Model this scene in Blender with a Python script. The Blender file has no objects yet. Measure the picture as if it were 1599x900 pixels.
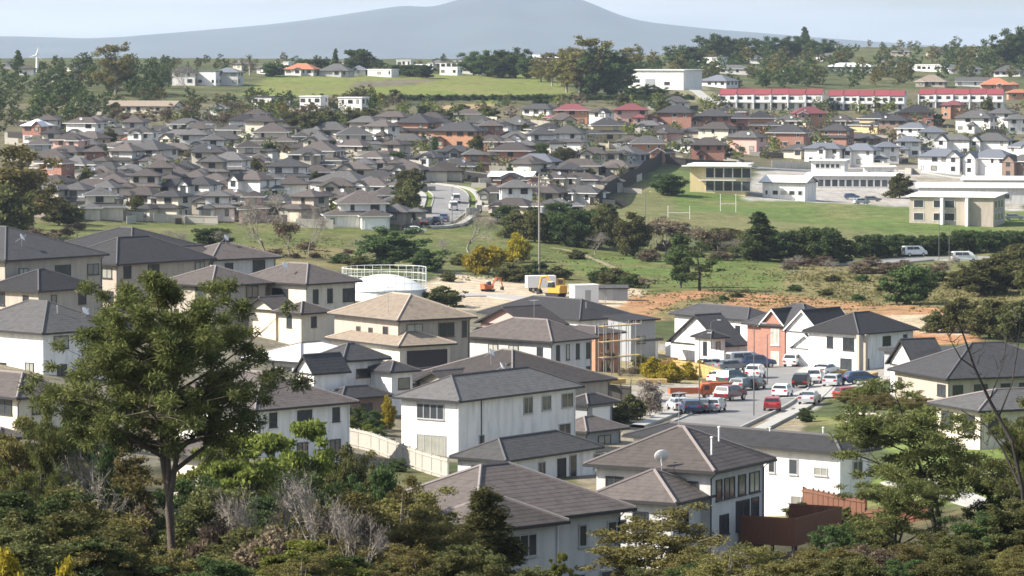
import bpy, math, random
import numpy as np
from mathutils import Vector, Matrix

# ------------------------------------------------------------------ camera, sky, sun, exposure
F = 6000.0; CX, CY, HOR = 799.5, 450.0, 68.0          # focal length in photo pixels, image centre, horizon row
PITCH = math.atan((CY - HOR) / F); CP, SP = math.cos(PITCH), math.sin(PITCH)
S = bpy.context.scene
C = S.collection
cd = bpy.data.cameras.new('camera'); cam = bpy.data.objects.new('camera', cd); C.objects.link(cam)
cd.sensor_width = 36.0; cd.lens = 36.0 * F / 1599.0; cd.clip_start = 1.0; cd.clip_end = 90000.0
cam.rotation_euler = (math.pi / 2 - PITCH, 0, 0)
S.camera = cam
SUN_AZ = math.radians(80.0)      # left of the direction from the scene back to the camera
SUN_EL = math.radians(36.0)
sdir = Vector((-math.sin(SUN_AZ) * math.cos(SUN_EL), -math.cos(SUN_AZ) * math.cos(SUN_EL), math.sin(SUN_EL)))
W = bpy.data.worlds.new('World'); S.world = W; W.use_nodes = True
nt = W.node_tree; nt.nodes.clear()
sky = nt.nodes.new('ShaderNodeTexSky'); sky.sky_type = 'NISHITA'; sky.sun_disc = False
sky.sun_elevation = SUN_EL; sky.sun_rotation = math.atan2(sdir.x, sdir.y); sky.altitude = 60
sky.air_density = 1.0; sky.dust_density = 1.6; sky.ozone_density = 0.6
bg = nt.nodes.new('ShaderNodeBackground'); bg.inputs[1].default_value = 0.108
wo = nt.nodes.new('ShaderNodeOutputWorld')
tcw = nt.nodes.new('ShaderNodeTexCoord'); mpw = nt.nodes.new('ShaderNodeMapping'); mpw.inputs['Scale'].default_value = (3.0, 3.0, 34.0)
nzw = nt.nodes.new('ShaderNodeTexNoise'); nzw.inputs['Scale'].default_value = 2.2; nzw.inputs['Detail'].default_value = 7
crw = nt.nodes.new('ShaderNodeMapRange'); crw.inputs[1].default_value = 0.42; crw.inputs[2].default_value = 0.68; crw.inputs[3].default_value = 0.0; crw.inputs[4].default_value = 0.65
mxw = nt.nodes.new('ShaderNodeMix'); mxw.data_type = 'RGBA'; mxw.inputs['B'].default_value = (4.7, 4.8, 5.0, 1)
nt.links.new(tcw.outputs['Generated'], mpw.inputs[0]); nt.links.new(mpw.outputs[0], nzw.inputs['Vector']); nt.links.new(nzw.outputs['Fac'], crw.inputs[0]); nt.links.new(crw.outputs[0], mxw.inputs['Factor'])
nt.links.new(sky.outputs[0], mxw.inputs['A']); nt.links.new(mxw.outputs['Result'], bg.inputs[0]); nt.links.new(bg.outputs[0], wo.inputs[0])
sl = bpy.data.lights.new('sun', 'SUN'); sl.energy = 5.0; sl.angle = math.radians(0.55); sl.color = (1.0, 0.94, 0.85)
sun = bpy.data.objects.new('sun', sl); C.objects.link(sun); sun.location = (-300, -200, 400)
sun.rotation_euler = sdir.to_track_quat('Z', 'Y').to_euler()
vs = S.view_settings; vs.view_transform = 'Standard'; vs.look = 'None'; vs.gamma = 1.0; vs.exposure = 1.02
vs.use_curve_mapping = False
cy = S.cycles; cy.use_denoising = True; cy.max_bounces = 6; cy.diffuse_bounces = 3; cy.glossy_bounces = 3
cy.transmission_bounces = 4; cy.volume_bounces = 1; cy.transparent_max_bounces = 8
cy.filter_width = 1.6; cy.caustics_reflective = False; cy.caustics_refractive = False

# ------------------------------------------------------------------ pixels and ground
def ray(px, py):
    a = (px - CX) / F; b = (CY - py) / F
    return (a, CP + b * SP, -SP + b * CP)
def at_depth(px, py, d):
    r = ray(px, py); k = d / r[1]; return Vector((r[0] * k, d, r[2] * k))
def at_z(px, py, z):
    r = ray(px, py); k = z / r[2]; return Vector((r[0] * k, r[1] * k, z))
def project(X, Y, Z):
    fw = Y * CP - Z * SP; up = Y * SP + Z * CP
    return CX + F * X / fw, CY - F * up / fw

COLS = np.array([-600, 0, 250, 500, 750, 1000, 1250, 1500, 2200], float)
def ys(d, *v): return (d, [-(y - HOR) * d / F for y in v])
_rows = [
 (0, [-7] * 7), (60, [-12] * 7), (100, [-16] * 7), (150, [-22.5, -22.5, -22.5, -22.5, -22.5, -22, -21]),
 (195, [-27, -27.5, -28.5, -29.5, -29.7, -29.5, -26.5]), (225, [-28, -28.8, -30, -31, -30.8, -31, -28]),
 (270, [-29.5, -31, -33, -33.5, -33.8, -33.8, -30.5]), (330, [-30, -33, -35.3, -36.1, -36.5, -36.5, -33.8]),
 (400, [-29, -31.5, -34, -36.9, -38.6, -38.8, -37.2]), (440, [-29, -31, -33, -37.6, -39.6, -40.2, -38.5]),
 (520, [-33, -35, -38, -41, -42.7, -42.6, -41]), (585, [-34.5, -36.5, -38.5, -40.2, -40.8, -40.8, -40.5]),
 ys(667, 385, 398, 410, 430, 440, 440, 440), ys(750, 350, 360, 368, 380, 396, 402, 402),
 ys(833, 322, 325, 327, 332, 350, 360, 366), ys(950, 270, 272, 275, 280, 305, 320, 326),
 ys(1050, 232, 235, 238, 240, 266, 288, 296), ys(1150, 202, 204, 206, 208, 232, 262, 270),
 ys(1250, 178, 180, 182, 184, 200, 230, 240), ys(1350, 156, 158, 160, 164, 174, 196, 208),
 ys(1450, 136, 140, 143, 147, 154, 170, 178), ys(1580, 116, 121, 123, 125, 132, 146, 152),
 ys(1800, 103, 107, 108, 109, 111, 118, 123), ys(2100, 95, 96, 98, 99, 98, 94, 93),
 ys(2500, 92, 92, 93, 93, 89, 76, 74), ys(3000, 97, 97, 97, 97, 92, 78, 76),
 (3600, [-45, -45, -45, -45, -38, -25, -22]), (4600, [-70] * 7), (6000, [-74] * 7), (70000, [-74] * 7)]
_rd = np.array([r[0] for r in _rows], float)
_tab = np.array([[r[1][0]] + r[1] + [r[1][-1]] for r in _rows], float)
_dd = np.concatenate([np.arange(0, 3000, 6.0), np.linspace(3000, 70000, 160)])
_uu = (np.arange(-600, 2201, 40) - CX) / F
def _dense():
    m = np.stack([np.interp(_dd, _rd, _tab[:, j]) for j in range(_tab.shape[1])], 1)
    n = 500
    k = np.ones(5) / 5
    for j in range(m.shape[1]):
        p = np.pad(m[:n, j], 2, mode='edge'); m[2:n - 2, j] = np.convolve(p, k, 'valid')[2:n - 2]
    pc = (np.arange(-600, 2201, 40)).astype(float)
    o = np.stack([np.interp(pc, COLS, m[i]) for i in range(m.shape[0])], 0)
    for _ in range(3):
        q = np.pad(o, ((0, 0), (1, 1)), mode='edge'); o = (q[:, :-2] + 2 * q[:, 1:-1] + q[:, 2:]) / 4
    return o
_DT = _dense()
def gz(X, Y):
    X = np.asarray(X, float); Y = np.asarray(Y, float)
    u = np.clip(X / np.maximum(Y, 80.0), _uu[0], _uu[-1] - 1e-6)
    ci = (u - _uu[0]) / (_uu[1] - _uu[0]); c0 = np.clip(ci.astype(int), 0, len(_uu) - 2); fc = ci - c0
    r0 = np.clip(np.searchsorted(_dd, Y, side='right') - 1, 0, len(_dd) - 2)
    fr = np.clip((Y - _dd[r0]) / (_dd[r0 + 1] - _dd[r0]), 0, 1)
    z = (_DT[r0, c0] * (1 - fc) + _DT[r0, c0 + 1] * fc) * (1 - fr) + (_DT[r0 + 1, c0] * (1 - fc) + _DT[r0 + 1, c0 + 1] * fc) * fr
    amp = np.clip((Y - 560) / 200, 0, 1) * np.clip((3000 - Y) / 500, 0, 1)
    return z + amp * 0.35 * (np.sin(X * 0.061 + Y * 0.043) + np.sin(X * 0.11 - Y * 0.083 + 1.3))
def gzf(x, y): return float(gz(x, y))
_YS = np.arange(90.0, 3400.0, 1.0)
def on_ground(px, py):
    r = ray(px, py); k = _YS / r[1]
    below = (r[2] * k) <= gz(r[0] * k, _YS)
    i = int(np.argmax(below)) if below.any() else len(_YS) - 1
    y = _YS[i]; x = r[0] * k[i]
    return Vector((x, y, gzf(x, y)))

# ------------------------------------------------------------------ materials (all procedural)
MATS = {}
def mat(name, col, rough=0.8, var=0.12, nscale=6.0, bump=0.0, bscale=20.0, spec=0.3, metal=0.0, obj_var=0.0, stain=0.0):
    if name in MATS: return MATS[name]
    m = bpy.data.materials.new(name); m.use_nodes = True; t = m.node_tree; b = t.nodes['Principled BSDF']
    b.inputs['Roughness'].default_value = rough; b.inputs['Metallic'].default_value = metal
    b.inputs['Specular IOR Level'].default_value = spec
    tc = t.nodes.new('ShaderNodeTexCoord')
    nz = t.nodes.new('ShaderNodeTexNoise'); nz.inputs['Scale'].default_value = nscale; nz.inputs['Detail'].default_value = 6
    t.links.new(tc.outputs['Object'], nz.inputs['Vector'])
    mx = t.nodes.new('ShaderNodeMix'); mx.data_type = 'RGBA'
    mx.inputs['A'].default_value = (*[c * (1 - var) for c in col], 1); mx.inputs['B'].default_value = (*[min(1, c * (1 + var)) for c in col], 1)
    t.links.new(nz.outputs['Fac'], mx.inputs['Factor'])
    out = mx.outputs['Result']
    if stain > 0:
        n2 = t.nodes.new('ShaderNodeTexNoise'); n2.inputs['Scale'].default_value = 0.6; n2.inputs['Detail'].default_value = 8
        mp = t.nodes.new('ShaderNodeMapping'); mp.inputs['Scale'].default_value = (3, 3, 0.5)
        t.links.new(tc.outputs['Object'], mp.inputs[0]); t.links.new(mp.outputs[0], n2.inputs['Vector'])
        rp = t.nodes.new('ShaderNodeMapRange'); rp.inputs[1].default_value = 0.42; rp.inputs[2].default_value = 0.72
        rp.inputs[3].default_value = 1.0; rp.inputs[4].default_value = 1.0 - stain
        t.links.new(n2.outputs['Fac'], rp.inputs[0])
        mu = t.nodes.new('ShaderNodeMix'); mu.data_type = 'RGBA'; mu.blend_type = 'MULTIPLY'; mu.inputs['Factor'].default_value = 1
        t.links.new(out, mu.inputs['A']); t.links.new(rp.outputs[0], mu.inputs['B']); out = mu.outputs['Result']
    if obj_var > 0:
        oi = t.nodes.new('ShaderNodeObjectInfo'); hs = t.nodes.new('ShaderNodeHueSaturation')
        r2 = t.nodes.new('ShaderNodeMapRange'); r2.inputs[3].default_value = 1 - obj_var; r2.inputs[4].default_value = 1 + obj_var
        t.links.new(oi.outputs['Random'], r2.inputs[0]); t.links.new(r2.outputs[0], hs.inputs['Value'])
        t.links.new(out, hs.inputs['Color']); out = hs.outputs['Color']
    t.links.new(out, b.inputs['Base Color'])
    if bump > 0:
        n3 = t.nodes.new('ShaderNodeTexNoise'); n3.inputs['Scale'].default_value = bscale
        t.links.new(tc.outputs['Object'], n3.inputs['Vector'])
        bp = t.nodes.new('ShaderNodeBump'); bp.inputs['Strength'].default_value = bump; bp.inputs['Distance'].default_value = 0.05
        t.links.new(n3.outputs['Fac'], bp.inputs['Height']); t.links.new(bp.outputs[0], b.inputs['Normal'])
    MATS[name] = m; return m

def brick_mat(name, c1, c2, mortar):
    if name in MATS: return MATS[name]
    m = bpy.data.materials.new(name); m.use_nodes = True; t = m.node_tree; b = t.nodes['Principled BSDF']
    tc = t.nodes.new('ShaderNodeTexCoord'); sp = t.nodes.new('ShaderNodeSeparateXYZ'); cb = t.nodes.new('ShaderNodeCombineXYZ')
    ad = t.nodes.new('ShaderNodeMath'); ad.operation = 'ADD'
    t.links.new(tc.outputs['Object'], sp.inputs[0]); t.links.new(sp.outputs[0], ad.inputs[0]); t.links.new(sp.outputs[1], ad.inputs[1])
    t.links.new(ad.outputs[0], cb.inputs[0]); t.links.new(sp.outputs[2], cb.inputs[1])
    br = t.nodes.new('ShaderNodeTexBrick'); br.inputs['Scale'].default_value = 1.0
    br.inputs['Brick Width'].default_value = 0.24; br.inputs['Row Height'].default_value = 0.086; br.inputs['Mortar Size'].default_value = 0.008
    br.inputs['Color1'].default_value = (*c1, 1); br.inputs['Color2'].default_value = (*c2, 1); br.inputs['Mortar'].default_value = (*mortar, 1)
    t.links.new(cb.outputs[0], br.inputs['Vector'])
    nz = t.nodes.new('ShaderNodeTexNoise'); nz.inputs['Scale'].default_value = 1.5; nz.inputs['Detail'].default_value = 5
    t.links.new(tc.outputs['Object'], nz.inputs['Vector'])
    rp = t.nodes.new('ShaderNodeMapRange'); rp.inputs[3].default_value = 0.75; rp.inputs[4].default_value = 1.2
    t.links.new(nz.outputs['Fac'], rp.inputs[0])
    mu = t.nodes.new('ShaderNodeMix'); mu.data_type = 'RGBA'; mu.blend_type = 'MULTIPLY'; mu.inputs['Factor'].default_value = 1
    t.links.new(br.outputs['Color'], mu.inputs['A']); t.links.new(rp.outputs[0], mu.inputs['B'])
    t.links.new(mu.outputs['Result'], b.inputs['Base Color']); b.inputs['Roughness'].default_value = 0.9
    MATS[name] = m; return m

def leaf_mat(name, c_dark, c_light, trans=0.35, rough=0.6):
    if name in MATS: return MATS[name]
    m = bpy.data.materials.new(name); m.use_nodes = True; t = m.node_tree; t.nodes.remove(t.nodes['Principled BSDF'])
    out = t.nodes['Material Output']
    ge = t.nodes.new('ShaderNodeNewGeometry'); tc = t.nodes.new('ShaderNodeTexCoord'); oi = t.nodes.new('ShaderNodeObjectInfo')
    nz = t.nodes.new('ShaderNodeTexNoise'); nz.inputs['Scale'].default_value = 0.7; nz.inputs['Detail'].default_value = 4
    t.links.new(tc.outputs['Object'], nz.inputs['Vector'])
    av = t.nodes.new('ShaderNodeMath'); av.operation = 'MULTIPLY_ADD'; av.inputs[1].default_value = 0.45
    sb = t.nodes.new('ShaderNodeMath'); sb.operation = 'MULTIPLY_ADD'; sb.inputs[1].default_value = 1.3; sb.inputs[2].default_value = -0.4
    t.links.new(nz.outputs['Fac'], sb.inputs[0]); t.links.new(ge.outputs['Random Per Island'], av.inputs[0]); t.links.new(sb.outputs[0], av.inputs[2])
    mx = t.nodes.new('ShaderNodeMix'); mx.data_type = 'RGBA'; mx.inputs['A'].default_value = (*c_dark, 1); mx.inputs['B'].default_value = (*c_light, 1)
    t.links.new(av.outputs[0], mx.inputs['Factor'])
    hs = t.nodes.new('ShaderNodeHueSaturation'); rv = t.nodes.new('ShaderNodeMapRange'); rv.inputs[3].default_value = 0.78; rv.inputs[4].default_value = 1.22
    rh = t.nodes.new('ShaderNodeMapRange'); rh.inputs[3].default_value = 0.485; rh.inputs[4].default_value = 0.515
    t.links.new(oi.outputs['Random'], rv.inputs[0]); t.links.new(oi.outputs['Random'], rh.inputs[0])
    t.links.new(rv.outputs[0], hs.inputs['Value']); t.links.new(rh.outputs[0], hs.inputs['Hue']); t.links.new(mx.outputs['Result'], hs.inputs['Color'])
    d = t.nodes.new('ShaderNodeBsdfDiffuse'); tr = t.nodes.new('ShaderNodeBsdfTranslucent'); ms = t.nodes.new('ShaderNodeMixShader')
    t.links.new(hs.outputs[0], d.inputs[0]); t.links.new(hs.outputs[0], tr.inputs[0]); ms.inputs[0].default_value = trans
    t.links.new(d.outputs[0], ms.inputs[1]); t.links.new(tr.outputs[0], ms.inputs[2]); t.links.new(ms.outputs[0], out.inputs[0])
    MATS[name] = m; return m

def glass_mat(name, col=(0.035, 0.04, 0.045)):
    if name in MATS: return MATS[name]
    m = mat(name, col, rough=0.12, var=0.35, nscale=1.3, spec=0.6, obj_var=0.4); return m

WALLS = {
 'white': mat('white plaster', (0.74, 0.715, 0.68), 0.85, 0.06, 2.0, stain=0.24),
 'cream': mat('cream plaster', (0.60, 0.54, 0.44), 0.85, 0.06, 2.0, stain=0.2),
 'pale grey': mat('pale grey plaster', (0.52, 0.51, 0.49), 0.85, 0.06, 2.0, stain=0.2),
 'grey': mat('grey weatherboard', (0.30, 0.31, 0.32), 0.8, 0.08, 2.0, stain=0.1),
 'taupe': mat('taupe plaster', (0.40, 0.35, 0.29), 0.85, 0.06, 2.0, stain=0.2),
 'yellow': mat('yellow plaster', (0.58, 0.47, 0.26), 0.85, 0.06, 2.0, stain=0.1),
 'pink': mat('dusty pink plaster', (0.55, 0.36, 0.31), 0.85, 0.06, 2.0, stain=0.1),
 'red brick': brick_mat('red brick', (0.33, 0.115, 0.07), (0.25, 0.09, 0.06), (0.42, 0.36, 0.30)),
 'orange brick': brick_mat('orange brick', (0.46, 0.20, 0.095), (0.36, 0.15, 0.08), (0.46, 0.38, 0.30)),
 'brown brick': brick_mat('brown brick', (0.21, 0.13, 0.09), (0.16, 0.10, 0.075), (0.30, 0.26, 0.22)),
}
ROOFS = {
 'charcoal': mat('charcoal roof', (0.042, 0.041, 0.043), 0.75, 0.18, 3.0, 0.25, 9, stain=0.28, obj_var=0.42),
 'grey': mat('grey roof', (0.082, 0.079, 0.077), 0.75, 0.18, 3.0, 0.25, 9, stain=0.28, obj_var=0.42),
 'brown': mat('brown roof', (0.078, 0.066, 0.060), 0.75, 0.18, 3.0, 0.25, 9, stain=0.28, obj_var=0.42),
 'blue-grey': mat('blue grey roof', (0.120, 0.130, 0.150), 0.6, 0.12, 3.0, 0.2, 9, obj_var=0.15),
 'tan': mat('tan roof', (0.235, 0.19, 0.145), 0.8, 0.14, 3.0, 0.25, 9, stain=0.28, obj_var=0.15),
 'white': mat('white metal roof', (0.68, 0.68, 0.66), 0.6, 0.06, 1.2),
 'maroon': mat('maroon roof', (0.17, 0.055, 0.06), 0.75, 0.18, 3.0, 0.25, 9, obj_var=0.2),
 'terracotta': mat('terracotta roof', (0.38, 0.15, 0.085), 0.8, 0.18, 3.0, 0.25, 9, obj_var=0.2),
 'red': mat('red roof', (0.21, 0.048, 0.055), 0.7, 0.12, 2.0, 0.2, 9, obj_var=0.1),
}
GLASS = glass_mat('window glass'); CURTAIN = glass_mat('curtained glass', (0.30, 0.30, 0.26))
FR_D = mat('dark joinery', (0.045, 0.045, 0.048), 0.5, 0.1); FR_W = mat('white joinery', (0.66, 0.66, 0.65), 0.5, 0.05)
FR_B = mat('bronze joinery', (0.14, 0.085, 0.06), 0.5, 0.1)
GUT = mat('dark gutter', (0.030, 0.030, 0.032), 0.5, 0.1); CAP = mat('ridge cap', (0.22, 0.19, 0.18), 0.7, 0.15)
CAPD = mat('dark ridge cap', (0.10, 0.095, 0.095), 0.7, 0.15)
WHITE = mat('white paint', (0.74, 0.74, 0.73), 0.5, 0.04); GREYM = mat('grey metal', (0.34, 0.35, 0.36), 0.45, 0.1, metal=0.4)
WOOD = mat('stained timber', (0.15, 0.066, 0.038), 0.75, 0.25, 5.0); PALEWOOD = mat('weathered timber', (0.40, 0.37, 0.32), 0.8, 0.2, 5.0)
DARKWOOD = mat('dark timber', (0.055, 0.050, 0.045), 0.8, 0.3, 5.0); RAWWOOD = mat('raw pine timber', (0.50, 0.34, 0.14), 0.8, 0.2, 5.0)
BARK = mat('pine bark', (0.085, 0.066, 0.052), 0.9, 0.4, 8.0, 0.6, 14); BARKG = mat('grey bark', (0.23, 0.205, 0.175), 0.9, 0.3, 8.0, 0.4, 14)
BARKD = mat('dark bark', (0.030, 0.026, 0.023), 0.9, 0.4, 8.0, 0.6, 14)
ASPH = mat('asphalt', (0.20, 0.196, 0.188), 0.9, 0.3, 0.35); CONC = mat('concrete', (0.36, 0.35, 0.32), 0.9, 0.12, 0.9, stain=0.15)
PAINT = mat('road paint', (0.62, 0.62, 0.60), 0.7, 0.1)
TYRE = mat('tyre rubber', (0.02, 0.02, 0.02), 0.8, 0.1); RIM = mat('alloy rim', (0.45, 0.45, 0.46), 0.3, 0.05, metal=0.8)
LAMPW = mat('headlamp lens', (0.7, 0.7, 0.68), 0.15, 0.05); LAMPR = mat('tail lamp lens', (0.35, 0.02, 0.02), 0.2, 0.05)

# ------------------------------------------------------------------ mesh helpers
class MB:
    def __init__(s): s.v = []; s.f = []; s.m = []
    def face(s, pts, m=0):
        i = len(s.v); s.v.extend([tuple(p) for p in pts]); s.f.append(tuple(range(i, i + len(pts)))); s.m.append(m)
    def box(s, x0, x1, y0, y1, z0, z1, m=0):
        i = len(s.v)
        s.v += [(x0, y0, z0), (x1, y0, z0), (x1, y1, z0), (x0, y1, z0), (x0, y0, z1), (x1, y0, z1), (x1, y1, z1), (x0, y1, z1)]
        for q in ((0, 3, 2, 1), (4, 5, 6, 7), (0, 1, 5, 4), (1, 2, 6, 5), (2, 3, 7, 6), (3, 0, 4, 7)):
            s.f.append(tuple(i + k for k in q)); s.m.append(m)
    def hexa(s, b, t, m=0):
        i = len(s.v); s.v += [tuple(p) for p in b] + [tuple(p) for p in t]
        for q in ((0, 3, 2, 1), (4, 5, 6, 7), (0, 1, 5, 4), (1, 2, 6, 5), (2, 3, 7, 6), (3, 0, 4, 7)):
            s.f.append(tuple(i + k for k in q)); s.m.append(m)
    def tube(s, pts, rad, n=5, m=0):
        pts = [Vector(p) for p in pts]; i0 = len(s.v)
        for k, p in enumerate(pts):
            a = pts[max(0, k - 1)]; b = pts[min(len(pts) - 1, k + 1)]; d = (b - a)
            d = d.normalized() if d.length > 1e-9 else Vector((0, 0, 1))
            u = d.orthogonal().normalized() if abs(d.z) > 0.95 else d.cross(Vector((0, 0, 1))).normalized()
            w = d.cross(u); r = rad[k] if isinstance(rad, (list, tuple)) else rad
            for j in range(n):
                t = 2 * math.pi * j / n; s.v.append(tuple(p + u * (r * math.cos(t)) + w * (r * math.sin(t))))
        for k in range(len(pts) - 1):
            for j in range(n):
                a = i0 + k * n + j; b = i0 + k * n + (j + 1) % n
                s.f.append((a, b, b + n, a + n)); s.m.append(m)
        s.f.append(tuple(i0 + j for j in range(n))); s.m.append(m)
        e = i0 + (len(pts) - 1) * n; s.f.append(tuple(e + n - 1 - j for j in range(n))); s.m.append(m)
    def lathe(s, prof, n=16, m=0, c=(0, 0, 0)):
        i0 = len(s.v)
        for r, z in prof:
            for j in range(n):
                t = 2 * math.pi * j / n; s.v.append((c[0] + r * math.cos(t), c[1] + r * math.sin(t), c[2] + z))
        for k in range(len(prof) - 1):
            for j in range(n):
                a = i0 + k * n + j; b = i0 + k * n + (j + 1) % n
                s.f.append((a, b, b + n, a + n)); s.m.append(m)
    def mesh(s, name, mats, smooth=False):
        me = bpy.data.meshes.new(name); me.from_pydata(s.v, [], s.f)
        for m in mats: me.materials.append(m)
        if len(mats) > 1: me.polygons.foreach_set('material_index', s.m)
        if smooth: me.polygons.foreach_set('use_smooth', [True] * len(s.f))
        me.update(); return me
    def build(s, name, mats, parent=None, smooth=False):
        if not isinstance(mats, (list, tuple)): mats = [mats]
        return link(name, s.mesh(name, mats, smooth), parent)
def link(name, data, parent=None, loc=None, rz=None):
    o = bpy.data.objects.new(name, data); C.objects.link(o)
    if parent is not None: o.parent = parent
    if loc is not None: o.location = loc
    if rz is not None: o.rotation_euler = (0, 0, rz)
    return o
def tag(o, label, cat, group=None):
    o['label'] = label; o['category'] = cat
    if group: o['group'] = group
    return o
def thing(name, label, cat, loc, rz=0.0, group=None):
    o = link(name, None, None, loc, rz); o.empty_display_size = 0.3
    return tag(o, label, cat, group)
def structure(o, kind='structure'):
    o['kind'] = kind; return o
# ------------------------------------------------------------------ ground
def in_poly(px, py, poly):
    ins = np.zeros(px.shape, bool); n = len(poly)
    for i in range(n):
        x0, y0 = poly[i]; x1, y1 = poly[(i + 1) % n]
        if y0 == y1: continue
        c = ((y0 > py) != (y1 > py)) & (px < (x1 - x0) * (py - y0) / (y1 - y0) + x0)
        ins ^= c
    return ins
GRASS = (0.092, 0.108, 0.034); ROUGH = (0.150, 0.132, 0.058); FIELD = (0.090, 0.130, 0.034); BRIGHT = (0.135, 0.158, 0.042)
CLAY = (0.31, 0.165, 0.085); SAND = (0.44, 0.36, 0.26); YARD = (0.155, 0.142, 0.105); PAVE = (0.32, 0.30, 0.27); SOIL = (0.050, 0.048, 0.026)
LAWN = (0.115, 0.150, 0.040); HILL = (0.062, 0.075, 0.030)
ZONES = [  # (polygon in the photograph, colour); laid on the ground it meets
 ([(-700, 900), (-700, 1900), (2300, 1900), (2300, 790), (1300, 800), (1000, 860), (500, 740), (0, 720)], SOIL),
 ([(-700, 720), (0, 720), (500, 740), (700, 720), (1000, 760), (1000, 560), (760, 470), (560, 500), (250, 430), (-700, 440)], YARD),
 ([(900, 860), (1300, 800), (1250, 650), (1180, 540), (1000, 530), (900, 600)], (0.22, 0.19, 0.14)),
 ([(1240, 648), (1420, 655), (1520, 690), (1560, 780), (1420, 800), (1300, 780), (1390, 740), (1380, 690)], LAWN),
 ([(1390, 640), (1700, 600), (1700, 800), (1540, 780), (1470, 690)], LAWN),
 ([(900, 660), (1250, 652), (1330, 600), (1400, 590), (1420, 560), (1030, 540), (960, 600)], PAVE),
 ([(930, 600), (1110, 600), (1110, 560), (1010, 545), (950, 555)], (0.26, 0.22, 0.11)),
 ([(-700, 420), (200, 405), (560, 425), (700, 430), (1000, 455), (1599, 470), (2300, 470), (2300, 380), (1599, 375), (1330, 400), (1100, 392), (950, 330), (640, 345), (-700, 352)], GRASS),
 ([(150, 402), (560, 425), (560, 390), (150, 378)], ROUGH),
 ([(860, 452), (1599, 480), (1599, 400), (1240, 405), (880, 395)], (0.100, 0.110, 0.036)),
 ([(1180, 470), (1300, 480), (1599, 505), (1599, 430), (1420, 420), (1280, 410), (1220, 430)], ROUGH),
 ([(870, 400), (1120, 402), (1240, 410), (1220, 452), (1000, 448), (900, 425)], (0.085, 0.118, 0.030)),
 ([(640, 445), (700, 428), (830, 440), (1000, 448), (1000, 500), (800, 490), (690, 480)], SAND),
 ([(960, 500), (985, 462), (1100, 455), (1230, 462), (1330, 470), (1470, 480), (1530, 530), (1420, 545), (1380, 505), (1230, 492), (1060, 500)], CLAY),
 ([(1360, 495), (1480, 492), (1510, 525), (1400, 515)], SAND),
 ([(1020, 495), (1060, 470), (1120, 460), (1130, 470), (1050, 500)], ROUGH),
 ([(960, 330), (1030, 262), (1190, 285), (1420, 310), (1620, 330), (2300, 340), (2300, 378), (1599, 366), (1420, 372), (1200, 352), (1060, 345), (980, 338)], FIELD),
 ([(940, 335), (1000, 280), (1050, 300), (1060, 330), (1180, 340), (1350, 362), (1599, 378), (1500, 385), (1300, 380), (1100, 352), (990, 350)], (0.130, 0.135, 0.055)),
 ([(1160, 312), (1600, 330), (1600, 262), (1250, 258), (1180, 270)], PAVE),
 ([(1340, 352), (1420, 330), (1620, 335), (1620, 365), (1480, 368)], FIELD),
 ([(-700, 350), (200, 345), (640, 345), (760, 345), (930, 330), (1035, 258), (1180, 262), (1420, 262), (2300, 275), (2300, 150), (1100, 140), (900, 148), (600, 152), (250, 160), (-700, 170)], (0.105, 0.098, 0.060)),
 ([(640, 345), (650, 300), (760, 285), (790, 300), (700, 350)], LAWN),
 ([(370, 150), (420, 120), (560, 118), (680, 116), (790, 114), (860, 122), (900, 147), (760, 150), (560, 150)], BRIGHT),
 ([(540, 137), (560, 128), (700, 122), (640, 133)], (0.11, 0.10, 0.075)),
 ([(360, 152), (900, 148), (1100, 150), (1100, 166), (900, 165), (360, 168)], (0.060, 0.066, 0.034)),
 ([(688, 164), (745, 163), (745, 152), (770, 152), (770, 166), (690, 176)], (0.34, 0.25, 0.14)),
 ([(745, 163), (775, 163), (775, 146), (745, 146)], BRIGHT),
 ([(1060, 160), (1130, 162), (1100, 132), (1050, 135)], (0.19, 0.18, 0.11)),
]
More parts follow.
